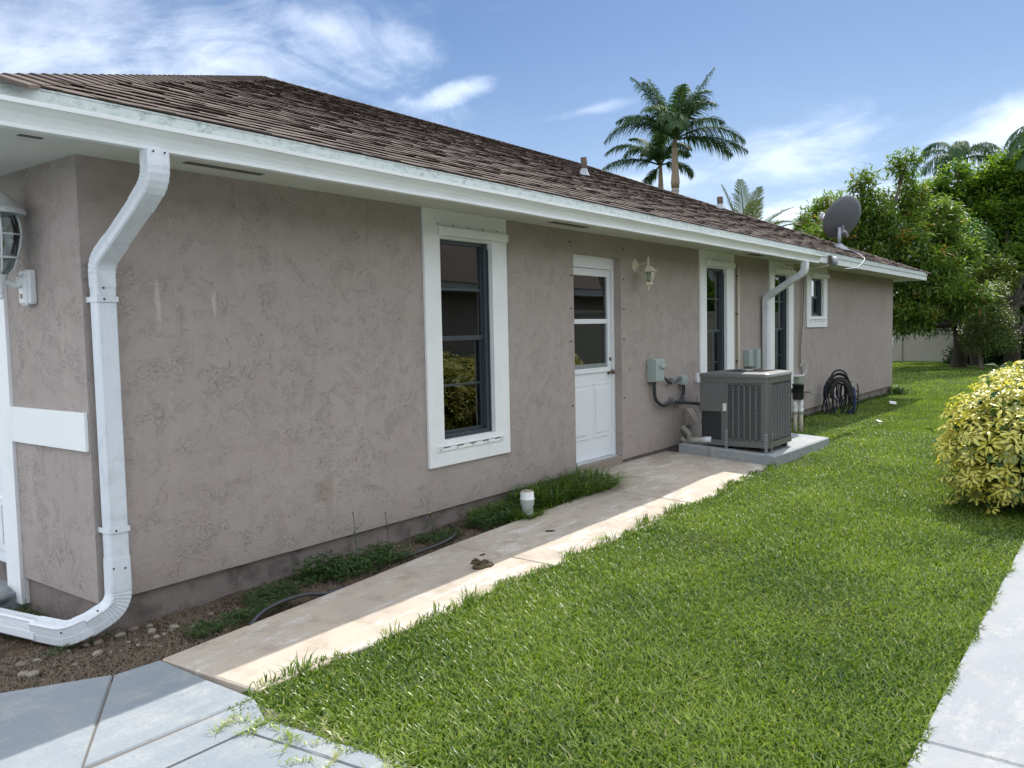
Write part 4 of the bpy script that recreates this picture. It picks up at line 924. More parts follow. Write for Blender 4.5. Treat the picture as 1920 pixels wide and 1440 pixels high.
# louvres: pressed slats and the ribs between the columns
nl = 33; zl, zh = .085, HZ - .125
mb = MB(); ya, yb = .085, WYY - .345
for k in range(nl):
    z = zl + (zh - zl) * k / nl; mb.prism([(.0, ya, z), (-.003, ya, z + .002), (.007, ya, z + .0115), (.010, ya, z + .0115)], (0, yb - ya, 0))
mb.build('louvre_panel', M['ac'], AC)['kind'] = 'stuff'
mb = MB()
for k in range(7): y = ya + (yb - ya) * k / 6; mb.box(-.0035, .011, y - .009, y + .009, .066, HZ - .106)
mb.box(-.0035, .011, ya, yb, HZ - .125, HZ - .106).box(-.0035, .011, ya, yb, .066, .083); mb.build('louvre_rib', M['ac'], AC)
side = [p for p in pc if p[0] > .3 and p[1] < .5]; side = [(.09, 0)] + [p for p in side] + [(WX, .5), (WX, WYY - .06)]
mb = MB(); ms = len(side)
for k in range(nl):
    z = zl + (zh - zl) * k / nl; vs = []
    for i, (x, y) in enumerate(side):
        a = Vector(side[max(i - 1, 0)]); b = Vector(side[min(i + 1, ms - 1)]); t = (b - a).normalized(); nn_ = Vector((t.y, -t.x))
        vs += [(x + nn_.x * .003, y + nn_.y * .003, z + .002), (x - nn_.x * .008, y - nn_.y * .008, z + .0115), (x, y, z)]
    mb.add(vs, [f for i in range(ms - 1) for f in ((i * 3, (i + 1) * 3, (i + 1) * 3 + 1, i * 3 + 1), (i * 3 + 2, (i + 1) * 3 + 2, (i + 1) * 3, i * 3))])
mb.build('louvre_panel', M['ac'], AC)['kind'] = 'stuff'
mb = MB()
for k in range(8): x = .09 + (WX - .13 - .09) * k / 7; mb.box(x - .008, x + .008, -.0035, .011, .066, HZ - .106)
for k in range(6): y = .14 + k * .13; mb.box(WX - .011, WX + .0035, y - .008, y + .008, .066, HZ - .106)
mb.build('louvre_rib', M['ac'], AC)
# lid with a round fan opening
pl = rrect(-.012, WX + .012, -.012, WYY + .012, (.06, .145, .07, .04), 8); m_ = len(pl); cx_, cy_ = WX / 2, WYY / 2
ang = [math.atan2(y - cy_, x - cx_) for x, y in pl]
def ringp(r_, z): return [(cx_ + r_ * math.cos(a), cy_ + r_ * math.sin(a), z) for a in ang]
mb = MB(); V = [(x, y, HZ - .04) for x, y in pl] + [(x, y, HZ - .006) for x, y in pl] + [(cx_ + (x - cx_) * .96, cy_ + (y - cy_) * .96, HZ + .004) for x, y in pl] + ringp(.385, HZ + .018) + ringp(.36, HZ + .016) + ringp(.345, HZ - .06)
mb.add(V, [(r_ * m_ + i, r_ * m_ + (i + 1) % m_, (r_ + 1) * m_ + (i + 1) % m_, (r_ + 1) * m_ + i) for r_ in range(5) for i in range(m_)], True); mb.build('lid', M['ac'], AC)
MB().lathe([(0, HZ - .08), (.345, HZ - .08)], (cx_, cy_, 0), 24).build('fan_opening', M['acd'], AC)
mb = MB()
for r_ in (.08, .13, .18, .23, .28, .33):
    mb.tube([(cx_ + r_ * math.cos(a * math.pi / 12), cy_ + r_ * math.sin(a * math.pi / 12), HZ + .012 + .012 * (1 - r_ / .35)) for a in range(25)], .003, 4, False)
for k in range(8): a = k * math.pi / 4; mb.tube([(cx_, cy_, HZ + .026), (cx_ + .365 * math.cos(a), cy_ + .365 * math.sin(a), HZ + .012)], .003, 4)
mb.build('fan_guard', M['acd'], AC)
MB().lathe([(0, HZ + .034), (.07, HZ + .03), (.07, HZ + .02)], (cx_, cy_, 0), 16).build('motor_cap', M['galv'], AC)
for k in range(4):
    a = k * math.pi / 2 + .4; MB().prism([(cx_ + .05 * math.cos(a), cy_ + .05 * math.sin(a), HZ - .05), (cx_ + .33 * math.cos(a - .25), cy_ + .33 * math.sin(a - .25), HZ - .04), (cx_ + .33 * math.cos(a + .35), cy_ + .33 * math.sin(a + .35), HZ - .065)], (0, 0, .003)).build('fan_blade', M['galv'], AC)
MB().box(-.0065, -.0045, WYY - .335, WYY - .29, .41, .50).build('label_plate', M['paper'], AC)
def brk(x, y, z0, z1, ax):
    mb = MB()
    if ax == 'x': mb.box(x - .004, x - .0005, y - .016, y + .016, z0, z1)
    else: mb.box(x - .016, x + .016, y - .004, y - .0005, z0, z1)
    o = mb.build('tie_down_strap', M['galv'], AC)
    h = MB()
    for k in range(int((z1 - z0) / .03)):
        z = z0 + .015 + k * .03
        if ax == 'x': h.box(x - .0055, x - .0041, y - .006, y + .006, z - .006, z + .006)
        else: h.box(x - .006, x + .006, y - .0055, y - .0041, z - .006, z + .006)
    h.build('strap_hole', M['acd'], o)
brk(-.006, WYY - .335, -.075, .20, 'x'); brk(-.006, .03, -.12, .17, 'x'); brk(.075, -.006, -.125, .17, 'y')
MB().box(.06, .12, .06, .12, -.1, -.0005).box(WX - .12, WX - .06, .06, .12, -.1, -.0005).box(.06, .12, WYY - .12, WYY - .06, -.1, -.0005).box(WX - .12, WX - .06, WYY - .12, WYY - .06, -.1, -.0005).build('foot', M['blk'], AC)

# ---------------------------------------------------------------- satellite dish and its cable
SD = thing('satellite_dish', (15.45, .36, 2.99), 'dark grey satellite dish on a mast near the far end of the roof', 'satellite dish')
MB().lathe([(.18, -.05), (.15, .0), (.09, .05), (.055, .09)], (0, 0, 0), 14).build('mount_foot', M['dishm'], SD)
MB().tube([(0, 0, .05), (0, 0, .42)], .035, 12).build('mast', M['dishm'], SD)
nrm = Vector((.44, .76, .42)).normalized(); cdish = Vector((.07, -.10, .58)); side_ = Vector((0, 0, 1)).cross(nrm).normalized(); upd = nrm.cross(side_)
def dpt(u, v, h): return cdish + side_ * u + upd * v + nrm * h
mb = MB(); V = []; nr_, na = 7, 32
for shell in (0, .012):
    for i in range(nr_ + 1):
        r_ = i / nr_
        for j in range(na):
            a = 2 * math.pi * j / na; V.append(dpt(.47 * r_ * math.cos(a) , .46 * r_ * math.sin(a) * (1.0 if math.sin(a) > 0 else .96), .10 * r_ * r_ + shell))
K = (nr_ + 1) * na
fs = [(s_ * K + i * na + j, s_ * K + i * na + (j + 1) % na, s_ * K + (i + 1) * na + (j + 1) % na, s_ * K + (i + 1) * na + j) for s_ in (0, 1) for i in range(nr_) for j in range(na)]
fs += [(nr_ * na + j, nr_ * na + (j + 1) % na, K + nr_ * na + (j + 1) % na, K + nr_ * na + j) for j in range(na)]
mb.add(V, fs, True).build('reflector', M['dish'], SD)
MB().tube([tuple(dpt(.05, -.12, -.03)), tuple(dpt(.05, -.30, -.10)), (0, 0, .40)], .035, 8).build('bracket', M['dish'], SD)
MB().tube(smooth_path([tuple(dpt(-.20, -.36, .0)), tuple(dpt(-.1, -.30, -.08)), tuple(dpt(.02, -.22, -.10)), tuple(dpt(.06, -.26, -.06))]), .028, 8).build('bracket', M['dishm'], SD)
lnb = Vector((-.45, .52, .62)); b0 = dpt(-.05, -.42, .02)
tip = cdish + nrm * .62 + upd * -.20
MB().tube([tuple(b0), tuple(tip)], .020, 8).build('feed_arm', M['dishm'], SD)
MB().ball(tuple(tip + Vector((0, 0, .05))), .07, 10, 6, (1, 1, 1.4)).build('receiver', M['dishm'], SD); MB().ball(tuple(tip - nrm * .08 + Vector((0, 0, .07))), .055, 10, 6).build('feed_horn', M['plastic'], SD)
wc = thing('dish_cable', (12.6, -.6, 2.6), 'thin white cable trailing from the dish over the roof edge', 'cable')
MB().tube(smooth_path([(2.85, .95, .42), (2.75, .65, .30), (1.9, .30, .155), (1.05, .06, .06), (.86, -.03, -.01), (.3, -.05, -.17), (-.4, -.04, -.235)]), .0055, 6).build('wire', M['plastic'], wc)
rt = thing('spotlight', (11.45, -.64, 2.46), 'weathered round flood lamp fixed to the white fascia past the gutter end', 'lamp')
MB().lathe([(0, -.05), (.06, -.05), (.072, -.035), (.075, .0), (.05, .03), (0, .035)], (.04, -.02, -.01), 14, 'y').build('lamp_head', M['dishm'], rt)
MB().box(-.07, -.02, -.01, .03, -.08, .08).build('bracket', M['rust'], rt, .004); MB().tube(smooth_path([(-.04, 0, -.06), (-.15, .1, -.10), (-.45, .3, -.11), (-.8, .45, -.08)]), .012, 6).build('cable', M['beige'], rt)

# ---------------------------------------------------------------- hose rack
HR = thing('hose_rack', (12.95, -.34, -.165), 'black hoses piled over a metal stand against the far wall', 'hose rack')
ax = Vector((.50, -.86, 0)).normalized(); bx_ = Vector((.86, .5, 0))
def hp(u, v, z): p = ax * u + bx_ * v; return (p.x, p.y, z)
mb = MB()
for u in (-.26, .22):
    mb.tube([hp(u, -.16, 0), hp(u * .75, 0, .62), hp(u, .16, 0)], .011, 6)
mb.tube([hp(-.22, 0, .60), hp(.22, 0, .60)], .011, 6); mb.build('stand', M['cable'], HR)
for k in range(12):
    h = .56 + .048 * (k % 5) + rnd.uniform(-.04, .03); v = rnd.uniform(-.10, .10); sp = rnd.uniform(.12, .27)
    pts = [hp(-sp, v, h - .24 - rnd.uniform(0, .08)), hp(-sp * .75, v, h - .08), hp(-sp * .3, v + rnd.uniform(-.03, .03), h + .02), hp(sp * .3, v + rnd.uniform(-.03, .03), h + .03), hp(sp * .8, v, h - .06), hp(sp, v, h - .25 - rnd.uniform(0, .08))]
    MB().tube(smooth_path(pts, 4), rnd.uniform(.014, .022), 7).build('hose', M['blk'], HR)
for k in range(10):
    u = rnd.uniform(-.24, .12); u2 = u + rnd.uniform(.04, .20); lo = rnd.uniform(-.0, .30) if k % 3 else .02; v = rnd.uniform(-.12, .1)
    pts = [hp(u, v, .55), hp(u - .02, v, .38), hp(u + .03, v, lo + .08), hp((u + u2) / 2, v, lo), hp(u2, v, lo + .1), hp(u2 + .02, v, .40), hp(u2, v, .57)]
    MB().tube(smooth_path(pts, 4), .011, 6).build('hose', M['blk'] if k % 4 else M['blue'], HR)
MB().tube(smooth_path([hp(.25, .05, .5), hp(.27, .02, .3), hp(.25, 0, .12), hp(.15, .0, .01), hp(.08, 0, .0)]), .032, 8).build('hose', M['blue'], HR)
MB().tube(smooth_path([hp(.27, .05, .46), hp(.33, .05, .42), hp(.35, .05, .34), hp(.31, .05, .28), hp(.27, .05, .34)]), .010, 6).build('hose', M['blk'], HR)

# ---------------------------------------------------------------- small things by the path
co = thing('cleanout_pipe', (3.455, -.42, -.15), 'short white pvc cleanout pipe with brown cap standing in weeds', 'pipe')
MB().lathe([(.050, -.05), (.050, .12), (.060, .125), (.060, .17), (.063, .172), (.063, .182), (.058, .184), (.058, .235), (.055, .24)], (0, 0, 0), 20).build('riser', M['pvc'], co)
MB().lathe([(.0549, .2405), (.048, .246), (.0, .246)], (0, 0, 0), 20).lathe([(.022, .2465), (.018, .255), (0, .256)], (0, 0, 0), 4, sm=False).build('cap', M['beige'], co)
hs = thing('drip_hose', (.5, -.5, -.15), 'black irrigation hose snaking along the soil bed edge', 'hose')
MB().tube([(p.x, p.y, p.z) for p in smooth_path([(.02, -.10, -.03), (.16, -.045, .015), (.32, -.03, .035), (.5, -.03, .03), (.66, -.02, -.01), (.9, .02, -.03)])], .013, 8).build('hose', M['cable'], hs)
hs2 = thing('drip_hose', (2.5, -.4, -.13), 'second stretch of black irrigation hose surfacing near the cleanout pipe', 'hose')
MB().tube(smooth_path([(-.5, .03, -.02), (-.2, -.0, .0), (.05, .04, .01), (.22, .14, .015), (.27, .26, .03)]), .012, 8).build('hose', M['cable'], hs2)
def lump(name, c, r_, mat, sq, jit, label, cat, group=None, seed=0, parts_=5):
    rr = random.Random(seed); mb = MB()
    for k in range(parts_):
        o_ = len(mb.v); cc = (rr.uniform(-1, 1) * r_ * (parts_ > 1), rr.uniform(-.8, .8) * r_ * (parts_ > 1), 0)
        mb.ball(cc, r_ * (.6 if parts_ > 1 else 1) * rr.uniform(.8, 1.2), 9, 6, sq)
        for i in range(o_, len(mb.v)): mb.v[i] = tuple(a + rr.uniform(-jit, jit) for a in mb.v[i])
    o = mb.build(name, mat); o.location = c; o.rotation_euler = (0, 0, rr.uniform(0, 6)); lab(o, label, cat, group); return o
lump('animal_dropping', (2.15, -.965, float(zwalk(2.15, -.96)) + .006), .075, M['dung'], (1, .8, .38), .008, 'largest pile of brown droppings on the walkway', 'droppings', seed=3, parts_=8)
lump('animal_dropping', (2.22, -.86, float(zwalk(2.2, -.86)) + .004), .016, M['dung'], (1, .8, .5), .003, 'crumb of brown dropping nearer the soil bed, left of the pair', 'droppings', seed=5, parts_=3)
lump('animal_dropping', (2.34, -.83, float(zwalk(2.3, -.83)) + .004), .016, M['dung'], (1, .8, .5), .003, 'crumb of brown dropping nearer the soil bed, right of the pair', 'droppings', seed=6, parts_=3)
lump('dead_leaf', (3.15, -.885, float(zwalk(3.1, -.88)) + .004), .035, M['dung'], (1.3, .6, .15), .004, 'flat brown dead leaf on the walkway beyond the droppings', 'leaf', seed=9, parts_=3)
for i, (x, y, a) in enumerate(((15.2, -.74, .3), (11.9, -1.25, .8))):
    mb = MB(); mb.prism([(-.12, -.05, 0), (.10, -.07, .03), (.14, .03, .012), (.02, .07, .05), (-.10, .05, .01)], (0, .004, .006)); o = mb.build('litter', M['paper']); o.location = (x, y, float(zlawn(x, y)) + .045); o.scale = (1 - .4 * i,) * 3; o.rotation_euler.z = a
    lab(o, ('crumpled white paper on the lawn right of the hoses', 'smaller white scrap on the lawn near the concrete pad')[i], 'litter')
k = 0; rr = random.Random(21)
for (x0, x1, y0, y1, n_) in ((-1.6, .5, -.42, -.16, 46), (.3, 2.6, -.35, -.05, 14), (-.5, .3, -.16, -.04, 10)):
    for j in range(n_):
        x, y = rr.uniform(x0, x1), rr.uniform(y0, y1); r_ = rr.choice((.008, .010, .013, .018, .026))
        if y < float(bedge(max(x, 0))) + .03: continue
        mb = MB(); mb.ball((0, 0, 0), r_, 8, 5, (1.25, .9, .62))
        for i in range(len(mb.v)): mb.v[i] = tuple(a + rr.uniform(-r_ * .12, r_ * .12) for a in mb.v[i])
        o = mb.build('pebble', rr.choice((M['stone'], M['stonew'], M['stone']))); o.location = (x, y, float(zwalk(x, -.2)) - .02 + r_ * .25); o.rotation_euler.z = rr.uniform(0, 6)
        lab(o, 'small pebble lying loose on the mulched soil bed', 'pebble', 'pebbles scattered on the soil bed')
bk = thing('hanging_bin', (18.60, .22, .70), 'white plastic basket fixed round the far corner of the house', 'basket')
MB().prism([(0, -.18, .38), (0, .06, .38), (0, .0, .10), (0, -.10, .0), (0, -.14, .0)], (.16, 0, 0)).build('basket', M['plastic'], bk, .01)
MB().tube([(.05, -.1, 0), (.06, -.12, -.55), (.05, -.1, -.87)], .02, 6).build('hose', M['plastic'], bk)

# ---------------------------------------------------------------- fences and the house across
def fence(name, A, B, h, label, post=2.35):
    A, B = Vector(A), Vector(B); d = B - A; L = d.length; a = math.atan2(d.y, d.x); f = thing(name, A, label, 'fence'); f.rotation_euler.z = a
    n_ = max(1, round(L / post)); st = L / n_; pm = None; me_post = MB().box(-.065, .065, -.065, .065, -.15, h + .04).mesh('post', M['fence']); me_cap = MB().prism([(-.08, -.08, h + .041), (.08, -.08, h + .041), (.08, .08, h + .041), (-.08, .08, h + .041)], (0, 0, .03)).mesh('post_cap', M['fence'])
    me_rail = MB().box(.066, st - .066, -.022, .022, -.05, .05).mesh('rail', M['fence'])
    nb = int((st - .14) / .155); bw = (st - .14) / nb; me_b = MB().prism([(.0015, -.010, .131), (bw - .0015, -.010, .131), (bw - .004, .010, .131), (.004, .010, .131)], (0, 0, h - .232)).mesh('board', M['fence']); tot = 0
    for i in range(n_ + 1):
        p = link('post', me_post, f); p.location = (i * st, 0, 0); c = link('post_cap', me_cap, p)
        if i < n_:
            r_ = link('rail', me_rail, f); r_.location = (i * st, 0, .08); r_ = link('rail', me_rail, f); r_.location = (i * st, 0, h - .05)
            for k in range(nb):
                b = link('board', me_b, f); b.location = (i * st + .07 + k * bw, 0, 0)
    return f
fence('vinyl_fence', (35.4, 6.0, -.19), (35.4, -6.9, -.19), 1.70, 'white vinyl privacy fence across the back of the yard')
fence('vinyl_fence', (15.5, -7.0, -.19), (35.2, -7.0, -.19), 2.15, 'white vinyl side fence along the neighbouring lot')
for x_, y_, r2_, lb2 in ((27.5, -10.2, 2.6, 'dark dense tree beyond the side fence, nearer the neighbouring house'), (34.5, -10.5, 2.8, 'dark dense tree beyond the side fence, at its far corner')):
    SIDE_TREES = globals().setdefault('SIDE_TREES', []); SIDE_TREES.append((x_, y_, r2_, lb2))
NB = thing('neighbour_house', (4, -12, -.2), 'neighbouring stucco house across the side walkway seen in window reflections', 'house')
MB().box(-14, 19, -4, 3.2, 0, 2.7).build('wall', M['stucco'], NB)
MB().box(-14.5, 19.5, 3.7, 3.76, 2.62, 2.82).box(-14.5, 19.5, 3.2, 3.6995, 2.62, 2.66).build('fascia', M['fascia'], NB)
MB().prism([(-14.5, 3.8, 2.825), (-14.5, -.5, 4.6), (-14.5, -4.8, 2.825)], (34, 0, 0)).build('roof', M['shingle'], NB)
for x in (-6, -1, 4.5): 
    o = MB().box(x, x + 1.2, 3.2005, 3.23, .8, 2.2).build('window', M['trim'], NB); MB().box(x + .1, x + 1.1, 3.2305, 3.24, .9, 2.1).build('pane', M['dark'], o)

# ---------------------------------------------------------------- plants
def rdir(n): v = nr.normal(size=(n, 3)); return v / np.linalg.norm(v, axis=1)[:, None]
def leaves(P, D_, Nn, L, Wd, tone, curl=.18):
    """P base points, D_ directions, Nn normals, L lengths, Wd widths -> two-fold leaf blades"""
    D_ = D_ / np.linalg.norm(D_, axis=1)[:, None]; Sd = np.cross(D_, Nn); Sd /= np.linalg.norm(Sd, axis=1)[:, None] + 1e-9; Nn = np.cross(Sd, D_)
    L = L[:, None]; Wd = Wd[:, None]; n = len(P)
    mid = P + D_ * L * .45 + Nn * L * .05
    v = np.stack([P, mid + Sd * Wd / 2 + Nn * Wd * .18, mid - Sd * Wd / 2 + Nn * Wd * .18, P + D_ * L - Nn * L * curl, mid], 1).reshape(-1, 3)
    b = np.arange(n)[:, None] * 5
    t = np.concatenate([b + np.array([[0, 4, 1]]), b + np.array([[0, 2, 4]]), b + np.array([[1, 4, 3]]), b + np.array([[4, 2, 3]])], 1).reshape(-1, 3)
    return v, t, np.repeat(tone, 5)
def crown_mesh(name, blobs, mat, n_clump, per, ll, lw_, droop=.35, hull=.55, clump_r=.28, tvar=.35):
    C_ = np.array([b[:3] for b in blobs], float); Rr = np.array([b[3] for b in blobs], float); sq = np.array([b[4] if len(b) > 4 else 1.0 for b in blobs])
    wgt = Rr ** 2; wgt /= wgt.sum(); idx = nr.choice(len(blobs), n_clump, p=wgt); d = rdir(n_clump); rad = (hull + (1 - hull) * nr.random(n_clump) ** .6)
    lump_ = 1 + .22 * np.sin(d[:, 0] * 5 + idx * 1.7) * np.sin(d[:, 2] * 6 + idx) 
    cc = C_[idx] + d * (Rr[idx] * rad * lump_)[:, None] * np.stack([np.ones(n_clump), np.ones(n_clump), sq[idx]], 1)
    out_ = d * .6 + np.array([0, 0, .55]); 
    tn = np.clip(nr.normal(.45, tvar * .5, n_clump), .02, .86)
    m_ = n_clump * per; ci = np.repeat(np.arange(n_clump), per); dl = rdir(m_) * np.array([1, 1, .6]) + out_[ci] * .7; dl[:, 2] -= droop
    P = cc[ci] + nr.normal(size=(m_, 3)) * clump_r * .45; nrm_ = rdir(m_) * .55 + np.array([0, 0, 1.0])
    L = ll * nr.uniform(.7, 1.25, m_); Wd = lw_ * nr.uniform(.75, 1.2, m_)
    tone = np.clip(tn[ci] + nr.normal(0, .10, m_), 0, .89); red = nr.random(n_clump) < .03; tone = np.where(red[ci], .985, tone)
    v, t, a = leaves(P, dl, nrm_, L, Wd, tone); return np_mesh(name, v, t, mat, {'tone': a})
def limbs(mb, base, blobs, r0, fork=None):
    fork = Vector(fork)
    mb.tube(smooth_path([base, Vector(base).lerp(fork, .5) + Vector((rnd.uniform(-.1, .1), rnd.uniform(-.1, .1), 0)), fork], 5), [r0 * (1.25 - .45 * i / 10) for i in range(11)], 9)
    for b in blobs:
        c = Vector(b[:3]); mid = fork.lerp(c, .5) + Vector((rnd.uniform(-.3, .3), rnd.uniform(-.3, .3), rnd.uniform(-.25, .05))); p = smooth_path([fork, mid, c], 5)
        mb.tube(p, [r0 * .5 * (1 - .8 * i / 10) + .012 for i in range(11)], 7)
        for k in range(4):
            d = Vector(rdir(1)[0]) * b[3] * .8; d.z = abs(d.z) * .7
            mb.tube([c.lerp(mid, .3), c + d * .5, c + d], [r0 * .18, r0 * .10, .008], 5)
def tree(name, label, base, fork, blobs, r0, leafm, barkm, n_clump, per, ll, lw_, **kw):
    t = thing(name, base, label, 'tree'); bl = [tuple(np.array(b[:3]) - np.array(base)) + tuple(b[3:]) for b in blobs]; mb = MB(); limbs(mb, (0, 0, -.2), bl, r0, tuple(np.array(fork) - np.array(base)))
    mb.build('trunk', barkm, t); link('crown', crown_mesh('crown', bl, leafm, n_clump, per, ll, lw_, **kw), t); return t
def at(px, py, t):  # a point t metres out along a line of sight, used to note where each crown was measured
    d = cf + cr * ((px - 960) / 1559.0) + cu * ((720 - py) / 1559.0); return tuple(CAMP + d * t)
A_ = lambda l, r_s: [at(x, y, t) + (r_, s_) for x, y, t, r_, s_ in l]
tree('mango_tree', 'tall open mango tree rising behind the far roof corner, bare limbs showing', (27.9, 3.1, -.2), (27.8, 2.7, 1.9),
     A_([(1697, 312, 27, .42, .9), (1618, 345, 27, .38, 1), (1640, 395, 27, .62, 1), (1700, 380, 27.5, .60, 1), (1590, 440, 27.5, .85, 1), (1680, 460, 27, 1.0, 1), (1755, 420, 28, .8, 1), (1640, 520, 27, .9, 1), (1740, 520, 27, 1.0, .9), (1700, 590, 27, .9, .6), (1790, 480, 28, .7, 1), (1545, 455, 28.5, .7, .9), (1585, 500, 28, .8, .8), (1810, 560, 27, .7, .8)], 0),
     .20, M['mango'], M['bark'], 1800, 16, .25, .062, droop=.45, hull=.35)
tree('shade_tree', 'spreading brownish tree with dark trunk in front of the white back fence', (30.6, .55, -.2), (30.4, .5, 1.4),
     A_([(1760, 590, 29.5, .8, .7), (1830, 570, 30, .9, .8), (1790, 540, 30, .8, .8), (1860, 520, 30, .8, .9), (1735, 560, 30, .7, .8), (1700, 600, 28.6, .55, .6)], 0), .22, M['mango2'], M['barkd'], 1050, 15, .20, .055, droop=.3, hull=.35)
tree('glossy_tree', 'rounded glossy green tree crown between the mango and the dark hedge', (32.4, .2, -.2), (32.0, .6, 2.2),
     A_([(1800, 455, 31, .85, .9), (1830, 500, 31, .85, 1), (1770, 470, 31, .6, 1), (1850, 540, 31, .6, 1)], 0), .15, M['green'], M['barkd'], 900, 16, .17, .06, droop=.55, hull=.5)
tree('ficus_tree', 'big dense green tree filling the right edge beyond the lawn', (32.6, -.9, -.2), (32.6, -.9, 2.0),
     A_([(1800, 350, 33, 1.0, .8), (1870, 360, 33, 1.25, .9), (1940, 350, 33, 1.4, .9), (1770, 400, 33, .9, 1), (1850, 430, 32.5, 1.3, 1), (1930, 440, 32, 1.5, 1), (1880, 520, 32, 1.2, 1), (1950, 560, 31.5, 1.4, 1), (2040, 400, 32, 2.0, 1), (2040, 560, 31, 1.8, 1), (1735, 370, 33.5, .7, .8), (1900, 325, 33, 1.1, .8), (1955, 310, 32.5, 1.2, .8), (1890, 620, 32, 1.1, 1), (1905, 500, 30.8, .9, 1), (1885, 560, 31, .7, 1), (1820, 500, 33, 1.0, 1)], 0), .25, M['ficus'], M['barkd'], 4600, 16, .22, .10, droop=.15, hull=.35)
tree('ficus_tree', 'lower drooping leafy tree at the foot of the dense green tree', (31.5, -1.2, -.2), (31.4, -1.2, 1.0),
     A_([(1900, 610, 31, .8, .9), (1945, 630, 30.5, .9, .9), (1895, 570, 31, .6, 1), (2010, 620, 30, 1.2, .9)], 0), .12, M['green'], M['barkd'], 700, 16, .24, .08, droop=.6, hull=.5)
tree('bay_tree', 'pale leafed tree far behind the satellite dish', (34.5, 7.5, -.2), (34.5, 7.3, 2.5),
     A_([(1540, 425, 37, 1.1, .8), (1565, 400, 37, .9, .9), (1525, 450, 37, .9, .8), (1610, 420, 37, 1.1, .9)], 0), .2, M['mango'], M['barkd'], 700, 16, .28, .07, droop=.4)
for x_, y_, r2_, lb2 in SIDE_TREES:
    tree('side_tree', lb2, (x_, y_, -.2), (x_, y_, 1.6), [(x_, y_, 3.6, r2_, 1.1), (x_ - 1.2, y_ + .4, 2.9, r2_ * .7, 1), (x_ + 1.3, y_ + .2, 3.0, r2_ * .7, 1)], .2, M['ficus'], M['barkd'], 900, 12, .30, .13, hull=.6)
tree('young_tree', 'small young tree with thin trunk standing alone on the lawn', (29.3, -.42, -.19), (29.2, -.42, .9),
     A_([(1848, 640, 27.6, .55, .85), (1830, 615, 27.5, .45, .9), (1872, 600, 27.6, .55, .9), (1850, 565, 27.6, .5, 1), (1885, 640, 27.8, .45, .8), (1868, 545, 27.6, .35, 1), (1820, 645, 27.6, .3, .8)], 0), .055, M['young'], M['bark'], 800, 13, .10, .036, droop=.15, hull=.3, clump_r=.22)
for i, (x, y, r_, z, lb_) in enumerate(((33.4, .55, .55, .1, 'dark low shrub at the fence foot beside the shade tree trunk'), (33.2, -.6, .7, .2, 'dark understorey shrub right of the shade tree trunk'), (33.0, -1.9, .9, .35, 'dark understorey shrub below the dense green tree'), (32.9, -3.3, 1.1, .5, 'dark understorey shrub at far right below the dense tree'))):
    sh_ = thing('shrub', (x, y, -.2), lb_, 'shrub'); link('foliage', crown_mesh('foliage', [(0, 0, z + .2, r_, .8), (0, -.6, z + .2, r_ * .8, .8), (0, .4, z, r_ * .6, .9)], M['frond'], 420, 12, .16, .06), sh_); MB().tube([(0, 0, -.1), (0, 0, z + .2)], .04, 6).build('stem', M['barkd'], sh_)

